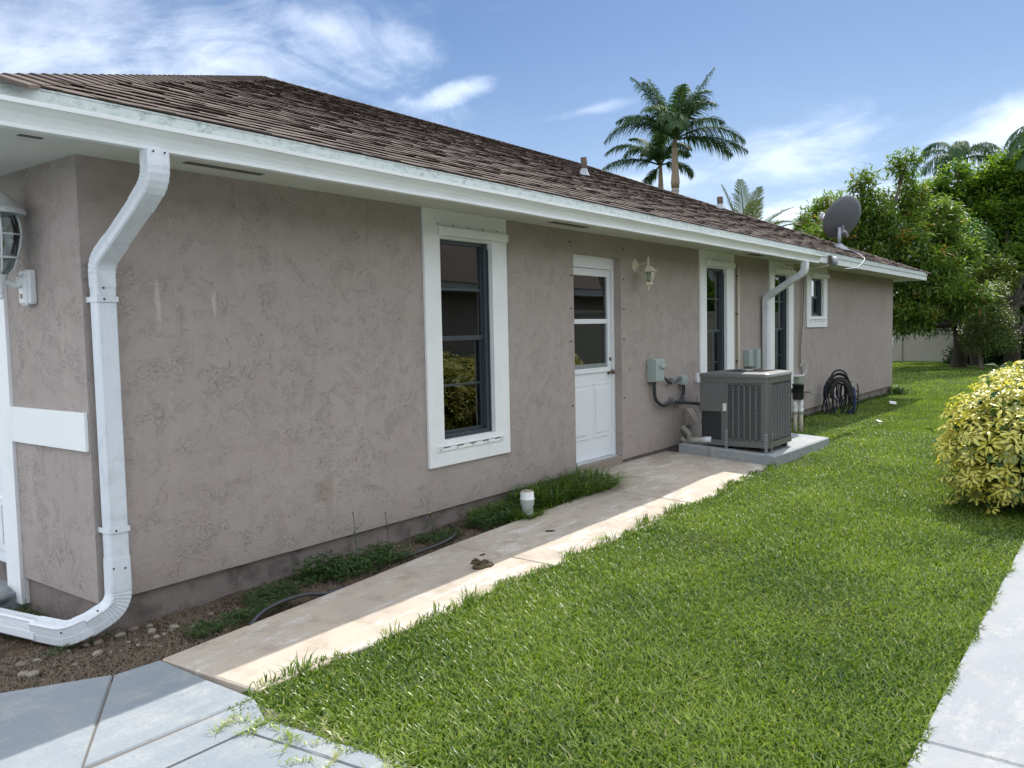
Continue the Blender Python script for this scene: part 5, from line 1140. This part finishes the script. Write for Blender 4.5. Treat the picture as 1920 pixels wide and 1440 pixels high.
def frond(parent, base, az, el, L, sag, ll, mat, n_=46, plume=1, width=.045, hang=.5, twist=0.0, nseg=14):
    """a pinnate leaf: arching rachis with two or more ranks of leaflets"""
    d = Vector((math.cos(az) * math.cos(el), math.sin(az) * math.cos(el), math.sin(el))); P = [Vector(base)]; p = Vector(base)
    for k in range(nseg):
        d = (d + Vector((0, 0, -sag / nseg * (0.4 + 1.6 * k / nseg)))).normalized(); p = p + d * L / nseg; P.append(p.copy())
    mb = MB(); mb.tube(P, [.035 * (1 - .85 * k / nseg) + .004 for k in range(nseg + 1)], 5)
    side_ = Vector((-math.sin(az), math.cos(az), 0))
    PP, DD, NN, LL, WW, TT = [], [], [], [], [], []
    for k in range(n_):
        f = .14 + .86 * k / (n_ - 1); s_ = f * nseg; i = min(int(s_), nseg - 1); q_ = P[i].lerp(P[i + 1], s_ - i); t = (P[i + 1] - P[i]).normalized(); up = side_.cross(t).normalized()
        if up.z < 0: up = -up
        lf = ll * (math.sin(math.pi * min(1, .18 + f * .80)) ** .6) * rnd.uniform(.85, 1.1)
        for sg in (-1, 1):
            for pr_ in range(plume):
                tilt = (rnd.uniform(-.2, .9) if plume > 1 else rnd.uniform(.0, .25))
                dd = (side_ * sg + t * (.55 + f * .6) + up * tilt).normalized()
                PP.append(q_); DD.append(dd); LL.append(lf); WW.append(width); NN.append(up); TT.append(rnd.uniform(.1, .8))
    PP, DD, NN = np.array(PP), np.array(DD), np.array(NN); LL = np.array(LL)[:, None]; WW = np.array(WW)[:, None]; dn = np.array([0, 0, -1.0])
    Sd = np.cross(DD, NN); Sd /= np.linalg.norm(Sd, axis=1)[:, None]
    m1 = PP + DD * LL * .4 + dn * LL * .08 * hang * 2; m2 = m1 + (DD + dn * hang * 1.2) * LL * .35; m3 = m2 + (DD * .6 + dn * hang * 2.0) * LL * .30
    v = np.stack([PP - Sd * WW * .3, PP + Sd * WW * .3, m1 - Sd * WW * .5, m1 + Sd * WW * .5, m2 - Sd * WW * .35, m2 + Sd * WW * .35, m3], 1).reshape(-1, 3); o_ = np.arange(len(PP))[:, None] * 7
    t = np.concatenate([o_ + np.array([[0, 2, 3]]), o_ + np.array([[0, 3, 1]]), o_ + np.array([[2, 4, 5]]), o_ + np.array([[2, 5, 3]]), o_ + np.array([[4, 6, 5]])], 1).reshape(-1, 3)
    nb = len(mb.v); rv = np.array(mb.v); rf = []
    for f in mb.f:
        for j in range(1, len(f) - 1): rf.append((f[0], f[j], f[j + 1]))
    V_ = np.concatenate([rv, v]); T_ = np.concatenate([np.array(rf), t + nb]); a = np.concatenate([np.full(nb, .7), np.repeat(TT, 7)])
    return link('frond', np_mesh('frond', V_, T_, mat, {'tone': a}), parent)
AZC = math.atan2(cr.y, cr.x)   # bearing of 'to the right' as first measured
def palm(name, label, base, h, r0, shaft, fr, mat, ll, plume=1, hang=.5, bulge=1.0, n_=46, width=.045, sp=True):
    t = thing(name, base, label, 'palm tree'); zs = h - shaft
    mb = MB(); k = 16; pts = [(0, 0, -.2 + (zs + .2) * i / k) for i in range(k + 1)]; rs = [r0 * (1.25 if i == 0 else 1.0 + .10 * math.sin(i * 1.1)) * (1.0 if i < k - 1 else .96) for i in range(k + 1)]
    mb.tube(pts, rs, 14)
    for i in range(int(zs / .45)): mb.lathe([(r0 * 1.03, -.012), (r0 * 1.06, 0), (r0 * 1.03, .012)], (0, 0, zs - .1 - i * .45), 14)
    mb.build('trunk', M['ptrunk'], t)
    if shaft > .05: MB().tube([(0, 0, zs), (0, 0, zs + shaft * .12), (.01, 0, zs + shaft * .35), (0, .01, zs + shaft * .7), (0, 0, h + .1)], [r0 * .95, r0 * 1.0 * bulge, r0 * .86, r0 * .72, r0 * .45], 12).build('crownshaft', M['pshaft'], t)
    if sp: MB().tube([(0, 0, h), (.05, .03, h + .9)], [.04, .006], 5).build('spear', mat, t)
    for az, el, L, sag in fr: frond(t, (0, 0, h - .05), AZC + R(az), R(el), L, sag, ll, mat, plume=plume, hang=hang, n_=n_, width=width)
    return t
def gnd(px, t): p = at(px, 600, t); return (p[0], p[1], -.2)
palm('royal_palm', 'tallest royal palm with thick pale trunk rising behind the roof', gnd(1268, 30), 8.35, .145, 1.75,
     [(2, 30, 2.7, 1.25), (-6, 8, 2.6, .7), (12, 14, 2.3, 1.0), (178, 40, 2.8, 1.6), (176, 64, 2.7, .55), (150, 72, 2.5, .5), (4, 66, 2.9, .45), (60, 70, 2.5, .6), (-60, 62, 2.4, 1.4), (-100, 45, 2.2, 1.8), (225, 55, 2.2, 1.5), (100, 40, 2.2, 1.6), (20, 48, 2.3, 1.2), (270, 66, 2.3, 1.3), (250, 50, 2.1, 1.7), (310, 58, 2.2, 1.5), (195, 48, 2.3, 1.5), (160, 50, 2.4, 1.2), (35, 60, 2.4, .8), (190, 70, 2.3, .8)],
     M['frond'], .70, plume=2, n_=50, hang=.6, width=.034, bulge=1.12)
palm('royal_palm', 'shorter royal palm just left of the tallest one behind the roof', gnd(1241, 32), 7.85, .11, 1.1,
     [(178, 22, 2.7, 1.2), (182, 48, 2.4, 1.5), (30, 55, 1.7, 1.6), (130, 62, 2.1, 1.2), (205, 50, 1.9, 1.8), (-60, 50, 1.9, 1.7), (-120, 45, 1.9, 1.7), (150, -40, 1.2, .6), (90, 75, 2.1, .8), (5, 20, 1.4, 1.5)],
     M['frond'], .52, plume=2, hang=.6)
palm('coconut_palm', 'young coconut palm whose upright fronds show over the roof left of the dish', gnd(1400, 28), 4.3, .12, .1,
     [(150, 72, 2.3, .3), (95, 78, 2.4, .3), (40, 74, 2.2, .45), (60, 62, 2.2, .6), (15, 52, 2.3, .7), (5, 38, 2.5, .8), (25, 45, 2.0, .7), (-8, 22, 2.6, .6), (-50, 45, 2.2, 1.2), (200, 40, 2.0, 1.2), (-100, 40, 2.2, 1.3), (120, 60, 2.0, .6), (170, 55, 1.9, .7)],
     M['frond2'], .62, hang=.12, width=.034, n_=40)
palm('queen_palm', 'feathery arching palm topping the trees at back right', gnd(1795, 38), 8.9, .14, .2,
     [(15, 55, 2.6, 2.6), (165, 50, 2.5, 2.6), (60, 65, 2.5, 2.2), (120, 65, 2.4, 2.2), (-60, 50, 2.5, 2.4), (-120, 50, 2.5, 2.5), (190, 30, 2.2, 2.0), (0, 30, 2.3, 2.0), (90, 40, 2.4, 2.2)],
     M['frond'], .60, plume=2, hang=.8, width=.035)
palm('queen_palm', 'palm at the far right edge with only left fronds in view', gnd(1985, 30), 8.3, .14, .2,
     [(180, 22, 2.3, 1.8), (190, -5, 2.2, 1.3), (165, 40, 2.2, 2.0), (0, 30, 2.3, 1.8), (60, 50, 2.3, 1.8), (-60, 45, 2.3, 1.8), (120, 40, 2.2, 1.9), (-120, 40, 2.2, 1.9)],
     M['frond'], .62, plume=1, hang=.7)

# variegated schefflera hedge bush
SB = thing('variegated_bush', (7.4, -3.8, -.2), 'bright yellow variegated umbrella bush at the right edge of the lawn', 'bush')
def leaflet_rosette(k=8, L=.095, seed=0):
    rr = random.Random(seed); V, T, E = [], [], []
    for j in range(k):
        a = 2 * math.pi * j / k + rr.uniform(-.15, .15); l = L * rr.uniform(.8, 1.15); w_ = l * .21; el = rr.uniform(-.1, .35); cur = rr.uniform(.25, .6)
        rad = Vector((math.cos(a), math.sin(a), 0)); sd_ = Vector((-math.sin(a), math.cos(a), 0)); o_ = len(V)
        def pt(f, s_): 
            r_ = .018 + f * l; z = math.sin(el) * f * l - cur * f * f * l + abs(s_) * .25 * w_; return rad * r_ * math.cos(el) + sd_ * s_ * w_ + Vector((0, 0, z))
        V += [pt(0, 0), pt(.35, -.75), pt(.35, 0), pt(.35, .75), pt(.72, -1), pt(.72, 0), pt(.72, 1), pt(.92, -.6), pt(.92, 0), pt(.92, .6), pt(1.02, 0)]; E += [.2, .8, 0, .8, .9, 0, .9, .9, .1, .9, .8]
        T += [(o_, o_ + 2, o_ + 1), (o_, o_ + 3, o_ + 2)]
        for b_ in (1, 4): T += [(o_ + b_, o_ + b_ + 1, o_ + b_ + 4), (o_ + b_, o_ + b_ + 4, o_ + b_ + 3), (o_ + b_ + 1, o_ + b_ + 2, o_ + b_ + 5), (o_ + b_ + 1, o_ + b_ + 5, o_ + b_ + 4)]
        T += [(o_ + 7, o_ + 8, o_ + 10), (o_ + 8, o_ + 9, o_ + 10)]
    return np.array([tuple(v) for v in V]), np.array(T), np.array(E)
ROS = [leaflet_rosette(rnd.choice((6, 7, 8, 9)), .067, s_) for s_ in range(5)]
RME = [np_mesh('leaf', v, t, M['sheff'], {'edge': e, 'tone': np.zeros(len(v))}) for v, t, e in ROS]
BL = [(6.10, -3.72, .36, .56), (6.25, -4.15, .36, .60), (7.0, -3.80, .42, .62), (7.3, -3.80, .42, .56), (7.1, -4.35, .50, .65), (8.2, -3.80, .42, .60), (8.2, -4.4, .45, .60), (9.3, -3.85, .45, .60), (9.4, -4.4, .48, .6), (10.6, -3.9, .54, .60), (6.0, -4.7, .30, .5)]
cand = []
for bi, (x, y, z, r_) in enumerate(BL):
    for d in rdir(int(880 * r_ * r_ / .36)):
        if d[2] < -.75: continue
        rr_ = r_ * rnd.uniform(.74, 1.10) * (1 + .13 * math.sin(d[0] * 7 + bi) * math.sin(d[2] * 6 + bi * 2) * math.cos(d[1] * 5)); p = Vector((x, y, z)) + Vector(d) * rr_; 
        if p.z < -.12: continue
        if any((p - Vector(b[:3])).length < b[3] * .72 for j, b in enumerate(BL) if j != bi): continue
        nn_ = (Vector(d) * .8 + Vector((0, 0, .9)) + Vector(rdir(1)[0]) * .55).normalized(); cand.append((p, nn_, rnd.random(), rnd.uniform(.65, 1.25)))
cand.sort(key=lambda c: (c[0] - CAMP).length); AV, AT, AE, AN = [], [], [], []; base_ = Vector(SB.location); off_ = 0
near_ok = 0
for i, (p, nn_, tone, sc_) in enumerate(cand):
    qz = nn_.to_track_quat('Z', 'Y') @ Quaternion((0, 0, 1), rnd.uniform(0, 6.28)); facing = (CAMP - p).dot(p - Vector((7.4, -3.9, .4))) > -20 and p.y > -4.3
    if near_ok < 290 and facing and p.x < 8.2:
        o = link('leaf', RME[i % 5], SB); o.location = p - base_; o.rotation_mode = 'QUATERNION'; o.rotation_quaternion = qz; o.scale = (sc_,) * 3; near_ok += 1
    else:
        v, t, e = ROS[i % 5]; mt_ = np.array(qz.to_matrix()) * sc_; AV.append(v @ mt_.T + np.array(p - base_)); AT.append(t + off_); AE.append(e); AN.append(np.full(len(v), tone)); off_ += len(v)
o = link('foliage', np_mesh('foliage', np.concatenate(AV), np.concatenate(AT), M['sheff'], {'edge': np.concatenate(AE), 'tone': np.concatenate(AN)}), SB); o['kind'] = 'stuff'
mb = MB()
for x, y, z, r_ in BL:
    for k in range(7):
        d = Vector(rdir(1)[0]) * r_ * .8; mb.tube([Vector((x + rnd.uniform(-.1, .1), y + rnd.uniform(-.1, .1), -.2)) - base_, Vector((x, y, z)) - base_ + d * .3, Vector((x, y, z)) - base_ + d], [.013, .010, .006], 5)
mb.build('stem', M['barkd'], SB)['kind'] = 'stuff'
inner = crown_mesh('inner_foliage', [(x - base_.x, y - base_.y, z - base_.z, r_ * .80, 1) for x, y, z, r_ in BL], M['frond'], 900, 8, .11, .05, hull=.3); link('inner_foliage', inner, SB)['kind'] = 'stuff'
BP = thing('broad_leaf_plant', (7.75, -3.28, .30), 'dark glossy broad leaves poking out of the yellow bush', 'plant')
for (dx, dy, dz, L, wv) in ((-.10, .32, .28, .34, .07), (.02, .20, .42, .34, .07), (-.22, .20, .16, .30, .05), (.10, .12, .50, .30, .05)):
    d = Vector((dx, dy, dz)).normalized(); sd_ = d.cross(Vector((1, 0, .2))).normalized(); V = []
    for k in range(9):
        f = k / 8; p = d * (L * f + .12) + Vector((0, .05 * f * f, -.12 * f * f)); w_ = wv * math.sin(math.pi * (.06 + .94 * f)) ** .7 if f < 1 else .002; nn_ = sd_.cross(d); V += [tuple(p - sd_ * w_ + nn_ * w_ * .3), tuple(p), tuple(p + sd_ * w_ + nn_ * w_ * .3)]
    MB().add(V, [f for k in range(8) for f in ((k * 3, k * 3 + 1, k * 3 + 4, k * 3 + 3), (k * 3 + 1, k * 3 + 2, k * 3 + 5, k * 3 + 4))], True).build('leaf', M['broad'], BP)
MB().tube([(0, 0, -.3), (0, 0, .05)], .02, 6).build('stem', M['broad'], BP)

# ---------------------------------------------------------------- grass
def blades(P, L, Wd, lean, tone, simple_=False, bend=.5):
    n = len(P); a = nr.uniform(0, 2 * np.pi, n); sd_ = np.stack([-np.sin(a), np.cos(a), np.zeros(n)], 1); fw = np.stack([np.cos(a), np.sin(a), np.zeros(n)], 1) * lean[:, None]
    up = np.array([0, 0, 1.0]); L = L[:, None]; Wd = Wd[:, None]
    if simple_:
        v = np.stack([P - sd_ * Wd / 2, P + sd_ * Wd / 2, P + (up + fw) * L * .8], 1).reshape(-1, 3); t = (np.arange(n)[:, None] * 3 + np.array([[0, 1, 2]])); return v, t, np.repeat(tone, 3)
    mid = P + (up + fw * .6) * L * .5; tip = mid + (up * (1 - bend) + fw * 1.5) * L * .5
    v = np.stack([P - sd_ * Wd * .4, P + sd_ * Wd * .4, mid - sd_ * Wd * .5, mid + sd_ * Wd * .5, tip], 1).reshape(-1, 3); b = np.arange(n)[:, None] * 5
    t = np.concatenate([b + np.array([[0, 1, 3]]), b + np.array([[0, 3, 2]]), b + np.array([[2, 3, 4]])], 1).reshape(-1, 3); return v, t, np.repeat(tone, 5)
def patch_noise(x, y):
    return .5 + .25 * np.sin(x * 1.7 + 1.3 * np.sin(y * 1.1)) + .25 * np.sin(y * 2.3 + 1.7 * np.sin(x * .9 + 2)) + .16 * np.sin(x * 6.1 + y * 4.7) * np.sin(y * 7.3 - x * 2.1)
def scatter(x0, x1, y0, y1, dens, L, Wd, keep=None, simple_=False, zf=zlawn, zo=0.0, lean=(.1, 1.0), bend=.5, tb=0.0):
    n = int((x1 - x0) * (y1 - y0) * dens); x = nr.uniform(x0, x1, n); y = nr.uniform(y0, y1, n)
    if keep is not None: k = keep(x, y); x, y = x[k], y[k]; n = len(x)
    pn = patch_noise(x, y); P = np.stack([x, y, zf(x, y) - .008 + zo], 1); ll = L * nr.uniform(.55, 1.3, n) * (.75 + .5 * pn)
    pn = .35 * pn + .65 * patch_noise(x * 2.7 + 5, y * 2.3 - 3); tone = np.clip(.24 + .42 * pn + nr.normal(0, .24, n) + tb, .0, .88); tone = np.where(nr.random(n) < .035, .985, tone)
    return blades(P, ll, Wd * nr.uniform(.6, 1.3, n), nr.uniform(*lean, n), tone, simple_, bend)
def gather(name, parts_, mat, label=None, cat=None, kind='stuff'):
    V, T, A2 = [], [], []; o_ = 0
    for v, t, a in parts_: V.append(v); T.append(t + o_); A2.append(a); o_ += len(v)
    o = link(name, np_mesh(name, np.concatenate(V), np.concatenate(T), mat, {'tone': np.concatenate(A2)})); lab(o, label, cat, kind=kind); return o
def edge_y(x): return -1.385 + .05 * np.sin(x * 2.3) * np.sin(x * 5.1 + 1) + .025 * np.sin(x * 17) + .035 * (x > 5.5) + .05 * np.exp(-((x - 0.3) / .5) ** 2)
def kp(x, y): 
    left = -.115 + .05 * np.sin(y * 5.3) + .035 * np.sin(y * 13)
    return (y < edge_y(x)) & (x > left) & (y > -3.915 + .015 * np.sin(x * 9)) & ~((x > 6.9) & (x < 9.0) & (y > -1.34))
G = []
G.append(scatter(-.35, 3.2, -3.95, -1.2, 15000, .045, .0080, kp))
G.append(scatter(3.2, 6.5, -3.95, -1.2, 9800, .045, .0094, kp))
G.append(scatter(6.5, 11, -4.3, -1.15, 5200, .050, .0100, lambda x, y: kp(x, np.maximum(y, -3.8)) | (y < -3.8)))
G.append(scatter(8.98, 13, -1.35, 0.0, 4200, .050, .0100))
G.append(scatter(11, 18.5, -3.6, -1.35, 2400, .052, .0140, None, True)); G.append(scatter(13, 18.5, -1.35, 0, 2400, .052, .0140, None, True))
G.append(scatter(18.5, 35.2, -3.6, 4.5, 520, .055, .030, None, True, lambda x, y: zlawn(x, -.5 + 0 * y)))
# longer uncut blades leaning over the path edge and the drive
n = 1500; x = nr.uniform(.0, 6.9, n); y = edge_y(x) + nr.normal(0, .020, n); x = x + 0
G.append(blades(np.stack([x, y, zlawn(x, np.full(n, -1.31)) + .005], 1), nr.uniform(.04, .095, n) * (.6 + .6 * (np.sin(x * 7.7) * np.sin(x * 3.1) > .2)), nr.uniform(.005, .009, n), nr.uniform(.2, 1.1, n), np.clip(nr.normal(.3, .2, n), 0, .85)))
gr = gather('grass', G, M['grass'], 'thick cut green lawn grass between the two concrete walks', 'grass')
# runners creeping out on the concrete
RN = []
for k in range(30):
    if k < 17: x, y, a = rnd.uniform(-.22, .05), rnd.uniform(-2.4, -1.4), R(rnd.uniform(150, 240))
    else: x, y, a = rnd.uniform(.2, 6.5), -1.37, R(rnd.uniform(40, 140))
    L = rnd.uniform(.06, .26) if k < 17 else rnd.uniform(.04, .13); z = (-.168 if k < 17 else float(zwalk(x, y)) + .006); n = int(L / .012)
    P = []; 
    for j in range(n): a += rnd.uniform(-.2, .2); x += .012 * math.cos(a); y += .012 * math.sin(a); P += [(x, y, z)] * 2
    if not P: continue
    P = np.array(P); m_ = len(P); RN.append(blades(P, nr.uniform(.012, .03, m_), nr.uniform(.003, .006, m_), nr.uniform(.8, 2.4, m_), np.clip(nr.normal(.75 if k % 3 else .98, .1, m_), 0, .99)))
gather('grass_runners', RN, M['grass'], 'straggling grass runners creeping over the concrete edges', 'grass')

# weeds in the bed: tufts of tall grass by the cleanout and low leafy weeds
TG = []
for k in range(150):
    cx2 = 3.15 + 1.75 * rnd.random() ** .8; cy2 = -.04 - rnd.random() * .38; n = 26; x = cx2 + nr.normal(0, .03, n); y = cy2 + nr.normal(0, .03, n)
    TG.append(blades(np.stack([x, y, zwalk(x, y) - .03], 1), nr.uniform(.06, .20, n), nr.uniform(.004, .010, n), nr.uniform(.2, 1.6, n), np.clip(nr.normal(.25, .2, n), 0, .85), bend=.75))
for k in range(60):
    n = 14; x = nr.uniform(3.7, 4.85) + nr.normal(0, .03, n); y = -.03 - nr.random() * .36 + nr.normal(0, .03, n); TG.append(blades(np.stack([x, y, zwalk(x, y) - .02], 1), nr.uniform(.14, .36, n), nr.uniform(.005, .011, n), nr.uniform(.2, 1.5, n), np.clip(nr.normal(.25, .2, n), 0, .85), bend=.85))
for k in range(26):
    n = 14; x = 4.55 + nr.normal(0, .10, n) + .12 * (k % 3); y = -.38 - nr.random(n) * .10; TG.append(blades(np.stack([x, y, zwalk(x, y) - .01], 1), nr.uniform(.10, .27, n), nr.uniform(.006, .010, n), nr.uniform(.5, 2.4, n), np.clip(nr.normal(.35, .2, n), 0, .85), bend=.9))
n = 420; a_ = nr.uniform(0, 6.28, n); r_2 = nr.uniform(.065, .16, n); x = 3.455 + r_2 * np.cos(a_); y = np.maximum(-.42 + r_2 * np.sin(a_), -.50); TG.append(blades(np.stack([x, y, zwalk(x, y) - .02], 1), nr.uniform(.04, .10, n), nr.uniform(.004, .009, n), nr.uniform(.3, 1.6, n), np.clip(nr.normal(.3, .2, n), 0, .85), bend=.8))
gather('tall_weeds', TG, M['grass'], 'tall unmown weedy grass between the house wall and path by the white pipe', 'weeds')
WP = []
def weed_patch(x0, x1, y0, y1, n, ll, h=.05):
    x = nr.uniform(x0, x1, n); y = nr.uniform(y0, y1, n); k = y > bedge(x) + .02; x, y = x[k], y[k]; m_ = len(x); kk = 5; P = np.repeat(np.stack([x, y, zwalk(x, y * 0 - .2) - .02 + h * nr.random(m_)], 1), kk, 0); d = rdir(m_ * kk) * np.array([1, 1, .25]) + np.array([0, 0, .25])
    WP.append(leaves(P, d, np.tile([0, 0, 1.0], (m_ * kk, 1)), ll * nr.uniform(.6, 1.3, m_ * kk), ll * .42 * nr.uniform(.7, 1.2, m_ * kk), np.clip(np.repeat(nr.normal(.4, .2, m_), kk), 0, .85)))
weed_patch(.25, .95, -.52, -.36, 300, .024); weed_patch(.75, 1.10, -.40, -.15, 240, .022, .08); weed_patch(1.35, 2.05, -.45, -.10, 620, .030, .09); weed_patch(1.25, 1.6, -.25, -.05, 260, .026, .12)
weed_patch(2.35, 2.75, -.35, -.1, 260, .022); weed_patch(2.9, 4.2, -.42, -.15, 1300, .026, .09); weed_patch(-.35, .1, -.08, -.03, 50, .02); weed_patch(.9, 1.35, -.3, -.12, 160, .02); weed_patch(5.0, 5.01, -.3, -.2, 5, .02)
x = nr.uniform(-.30, -.02, 400); y = nr.uniform(.35, .90, 400); WP.append(blades(np.stack([x, y, np.full(400, -.2)], 1), nr.uniform(.03, .10, 400), nr.uniform(.003, .006, 400), nr.uniform(.2, 1.4, 400), np.clip(nr.normal(.3, .2, 400), 0, .8)))
n = 1100; x = nr.uniform(9.6, 18.4, n); y = nr.uniform(-.10, .02, n); WP.append(blades(np.stack([x, y, zlawn(x, y * 0 - .5)], 1), nr.uniform(.05, .13, n), nr.uniform(.006, .014, n), nr.uniform(.2, 1.2, n), np.clip(nr.normal(.3, .2, n), 0, .8)))
n = 260; x = 18.35 + nr.normal(0, .12, n); y = -.12 + nr.normal(0, .1, n); WP.append(blades(np.stack([x, y, np.full(n, -.19)], 1), nr.uniform(.10, .30, n), nr.uniform(.01, .02, n), nr.uniform(.3, 1.3, n), np.clip(nr.normal(.6, .2, n), 0, .85)))
gather('low_weeds', WP, M['weed'], 'low creeping leafy weeds in the soil bed under the wall', 'weeds')
for i, (x, y, h, lb_) in enumerate(((1.62, -.30, .42, 'tall thin weed with paired leaves in front of the stucco wall'), (2.02, -.20, .33, 'bare seed stalk weed standing right of the leafy one'), (2.52, -.18, .22, 'weed sprig with a yellow flower left of the cleanout pipe'))):
    t = thing('weed_stalk', (x, y, float(zwalk(x, y)) - .03), lb_, 'weed'); MB().tube(smooth_path([(0, 0, 0), (.01, .01, h * .5), (-.02, .0, h)]), .0022, 5).build('stem', M['weed'], t)
    MB().ball((-.02, 0, h), .006, 7, 5).build('flower', M['yellow'] if i == 2 else M['straw'], t)
    m_ = 10; zz = np.linspace(.05, h * .75, m_); d = rdir(m_) * np.array([1, 1, .2]); v, tt, a = leaves(np.stack([zz * 0, zz * 0, zz], 1), d, np.tile([0, 0, 1.0], (m_, 1)), np.full(m_, .04 if i != 1 else .015), np.full(m_, .018 if i != 1 else .005), np.full(m_, .3)); link('foliage', np_mesh('foliage', v, tt, M['weed'], {'tone': a}), t)
# dry straw, twigs and bark chips lying on the soil
def litter_mesh(n, x0, x1, y0, y1, zf):
    x = nr.uniform(x0, x1, n); y = nr.uniform(y0, y1, n); k = y > bedge(np.maximum(x, 0)) * (x > -.25) - 9 * (x <= -.25) + .02; x, y = x[k], y[k]; n = len(x); a = nr.uniform(0, np.pi, n); L = nr.uniform(.012, .06, n); w_ = nr.uniform(.0006, .0018, n); z = zf(x, y) + nr.uniform(0, .014, n)
    d = np.stack([np.cos(a), np.sin(a), nr.uniform(-.12, .25, n)], 1) * L[:, None]; s_ = np.stack([-np.sin(a), np.cos(a), np.zeros(n)], 1) * w_[:, None]; P = np.stack([x, y, z], 1); c_ = np.stack([np.zeros(n), np.zeros(n), nr.uniform(0, .012, n)], 1)
    v = np.stack([P - s_, P + s_, P + d * .5 + s_ + c_, P + d * .5 - s_ + c_, P + d], 1).reshape(-1, 3); b = np.arange(n)[:, None] * 5; t = np.concatenate([b + np.array([[0, 1, 2]]), b + np.array([[0, 2, 3]]), b + np.array([[3, 2, 4]])], 1).reshape(-1, 3); return v, t, np.full(len(v), .5)
gather('straw_litter', [litter_mesh(20000, -2.6, .5, -.62, .1, lambda x, y: zwalk(x, y * 0 - .2) - .030), litter_mesh(8000, .4, 3.2, -.5, .02, lambda x, y: zwalk(x, y * 0 - .2) - .032), litter_mesh(1500, -1.6, -.02, .06, .95, lambda x, y: -.195 + 0 * x)], M['straw'], 'dry straw and twigs littering the soil bed', 'plant litter')

def debris(name, n, box, zf, size, mat, label, keep=None):
    x = nr.uniform(box[0], box[1], n); y = nr.uniform(box[2], box[3], n)
    if keep is not None: k = keep(x, y); x, y = x[k], y[k]; n = len(x)
    P = np.stack([x, y, zf(x, y) + .002 + nr.uniform(0, size * .25, n)], 1); d = rdir(n) * np.array([1, 1, .25])
    return gather(name, [leaves(P, d, np.tile([0, 0, 1.0], (n, 1)) + rdir(n) * .3, size * nr.uniform(.4, 1.5, n), size * .5 * nr.uniform(.5, 1.3, n), nr.uniform(0, .85, n))], mat, label, 'plant litter')
M['dead'] = leaf_mat('dead_leaf_litter', (0.055, 0.038, 0.026), (0.24, 0.17, 0.10), 0.05, 0.9, 0.1)
debris('leaf_litter', 5200, (-2.4, 4.9, -.62, .0), lambda x, y: zwalk(x, y) - .024, .022, M['dead'], 'brown leaf fragments strewn over the soil bed', lambda x, y: y > np.where(x > 0, bedge(np.maximum(x, 0)) + .015, np.where(x > -.25, -.61, -.36)))
debris('path_crumbs', 420, (.05, 6.8, -1.28, -.2), lambda x, y: zwalk(x, y), .007, M['dead'], 'crumbs of soil and clippings on the path', lambda x, y: (y < bedge(x)) & ((nr.random(len(x)) < np.exp(-(bedge(x) - y) / .12)) | (nr.random(len(x)) < np.exp(-(y + 1.28) / .08)) | (nr.random(len(x)) < .15)))
debris('driveway_crumbs', 160, (-3.0, -.05, -3.2, -.4), lambda x, y: -.172 + 0 * x, .008, M['dead'], 'dry bits of leaf on the grey driveway')
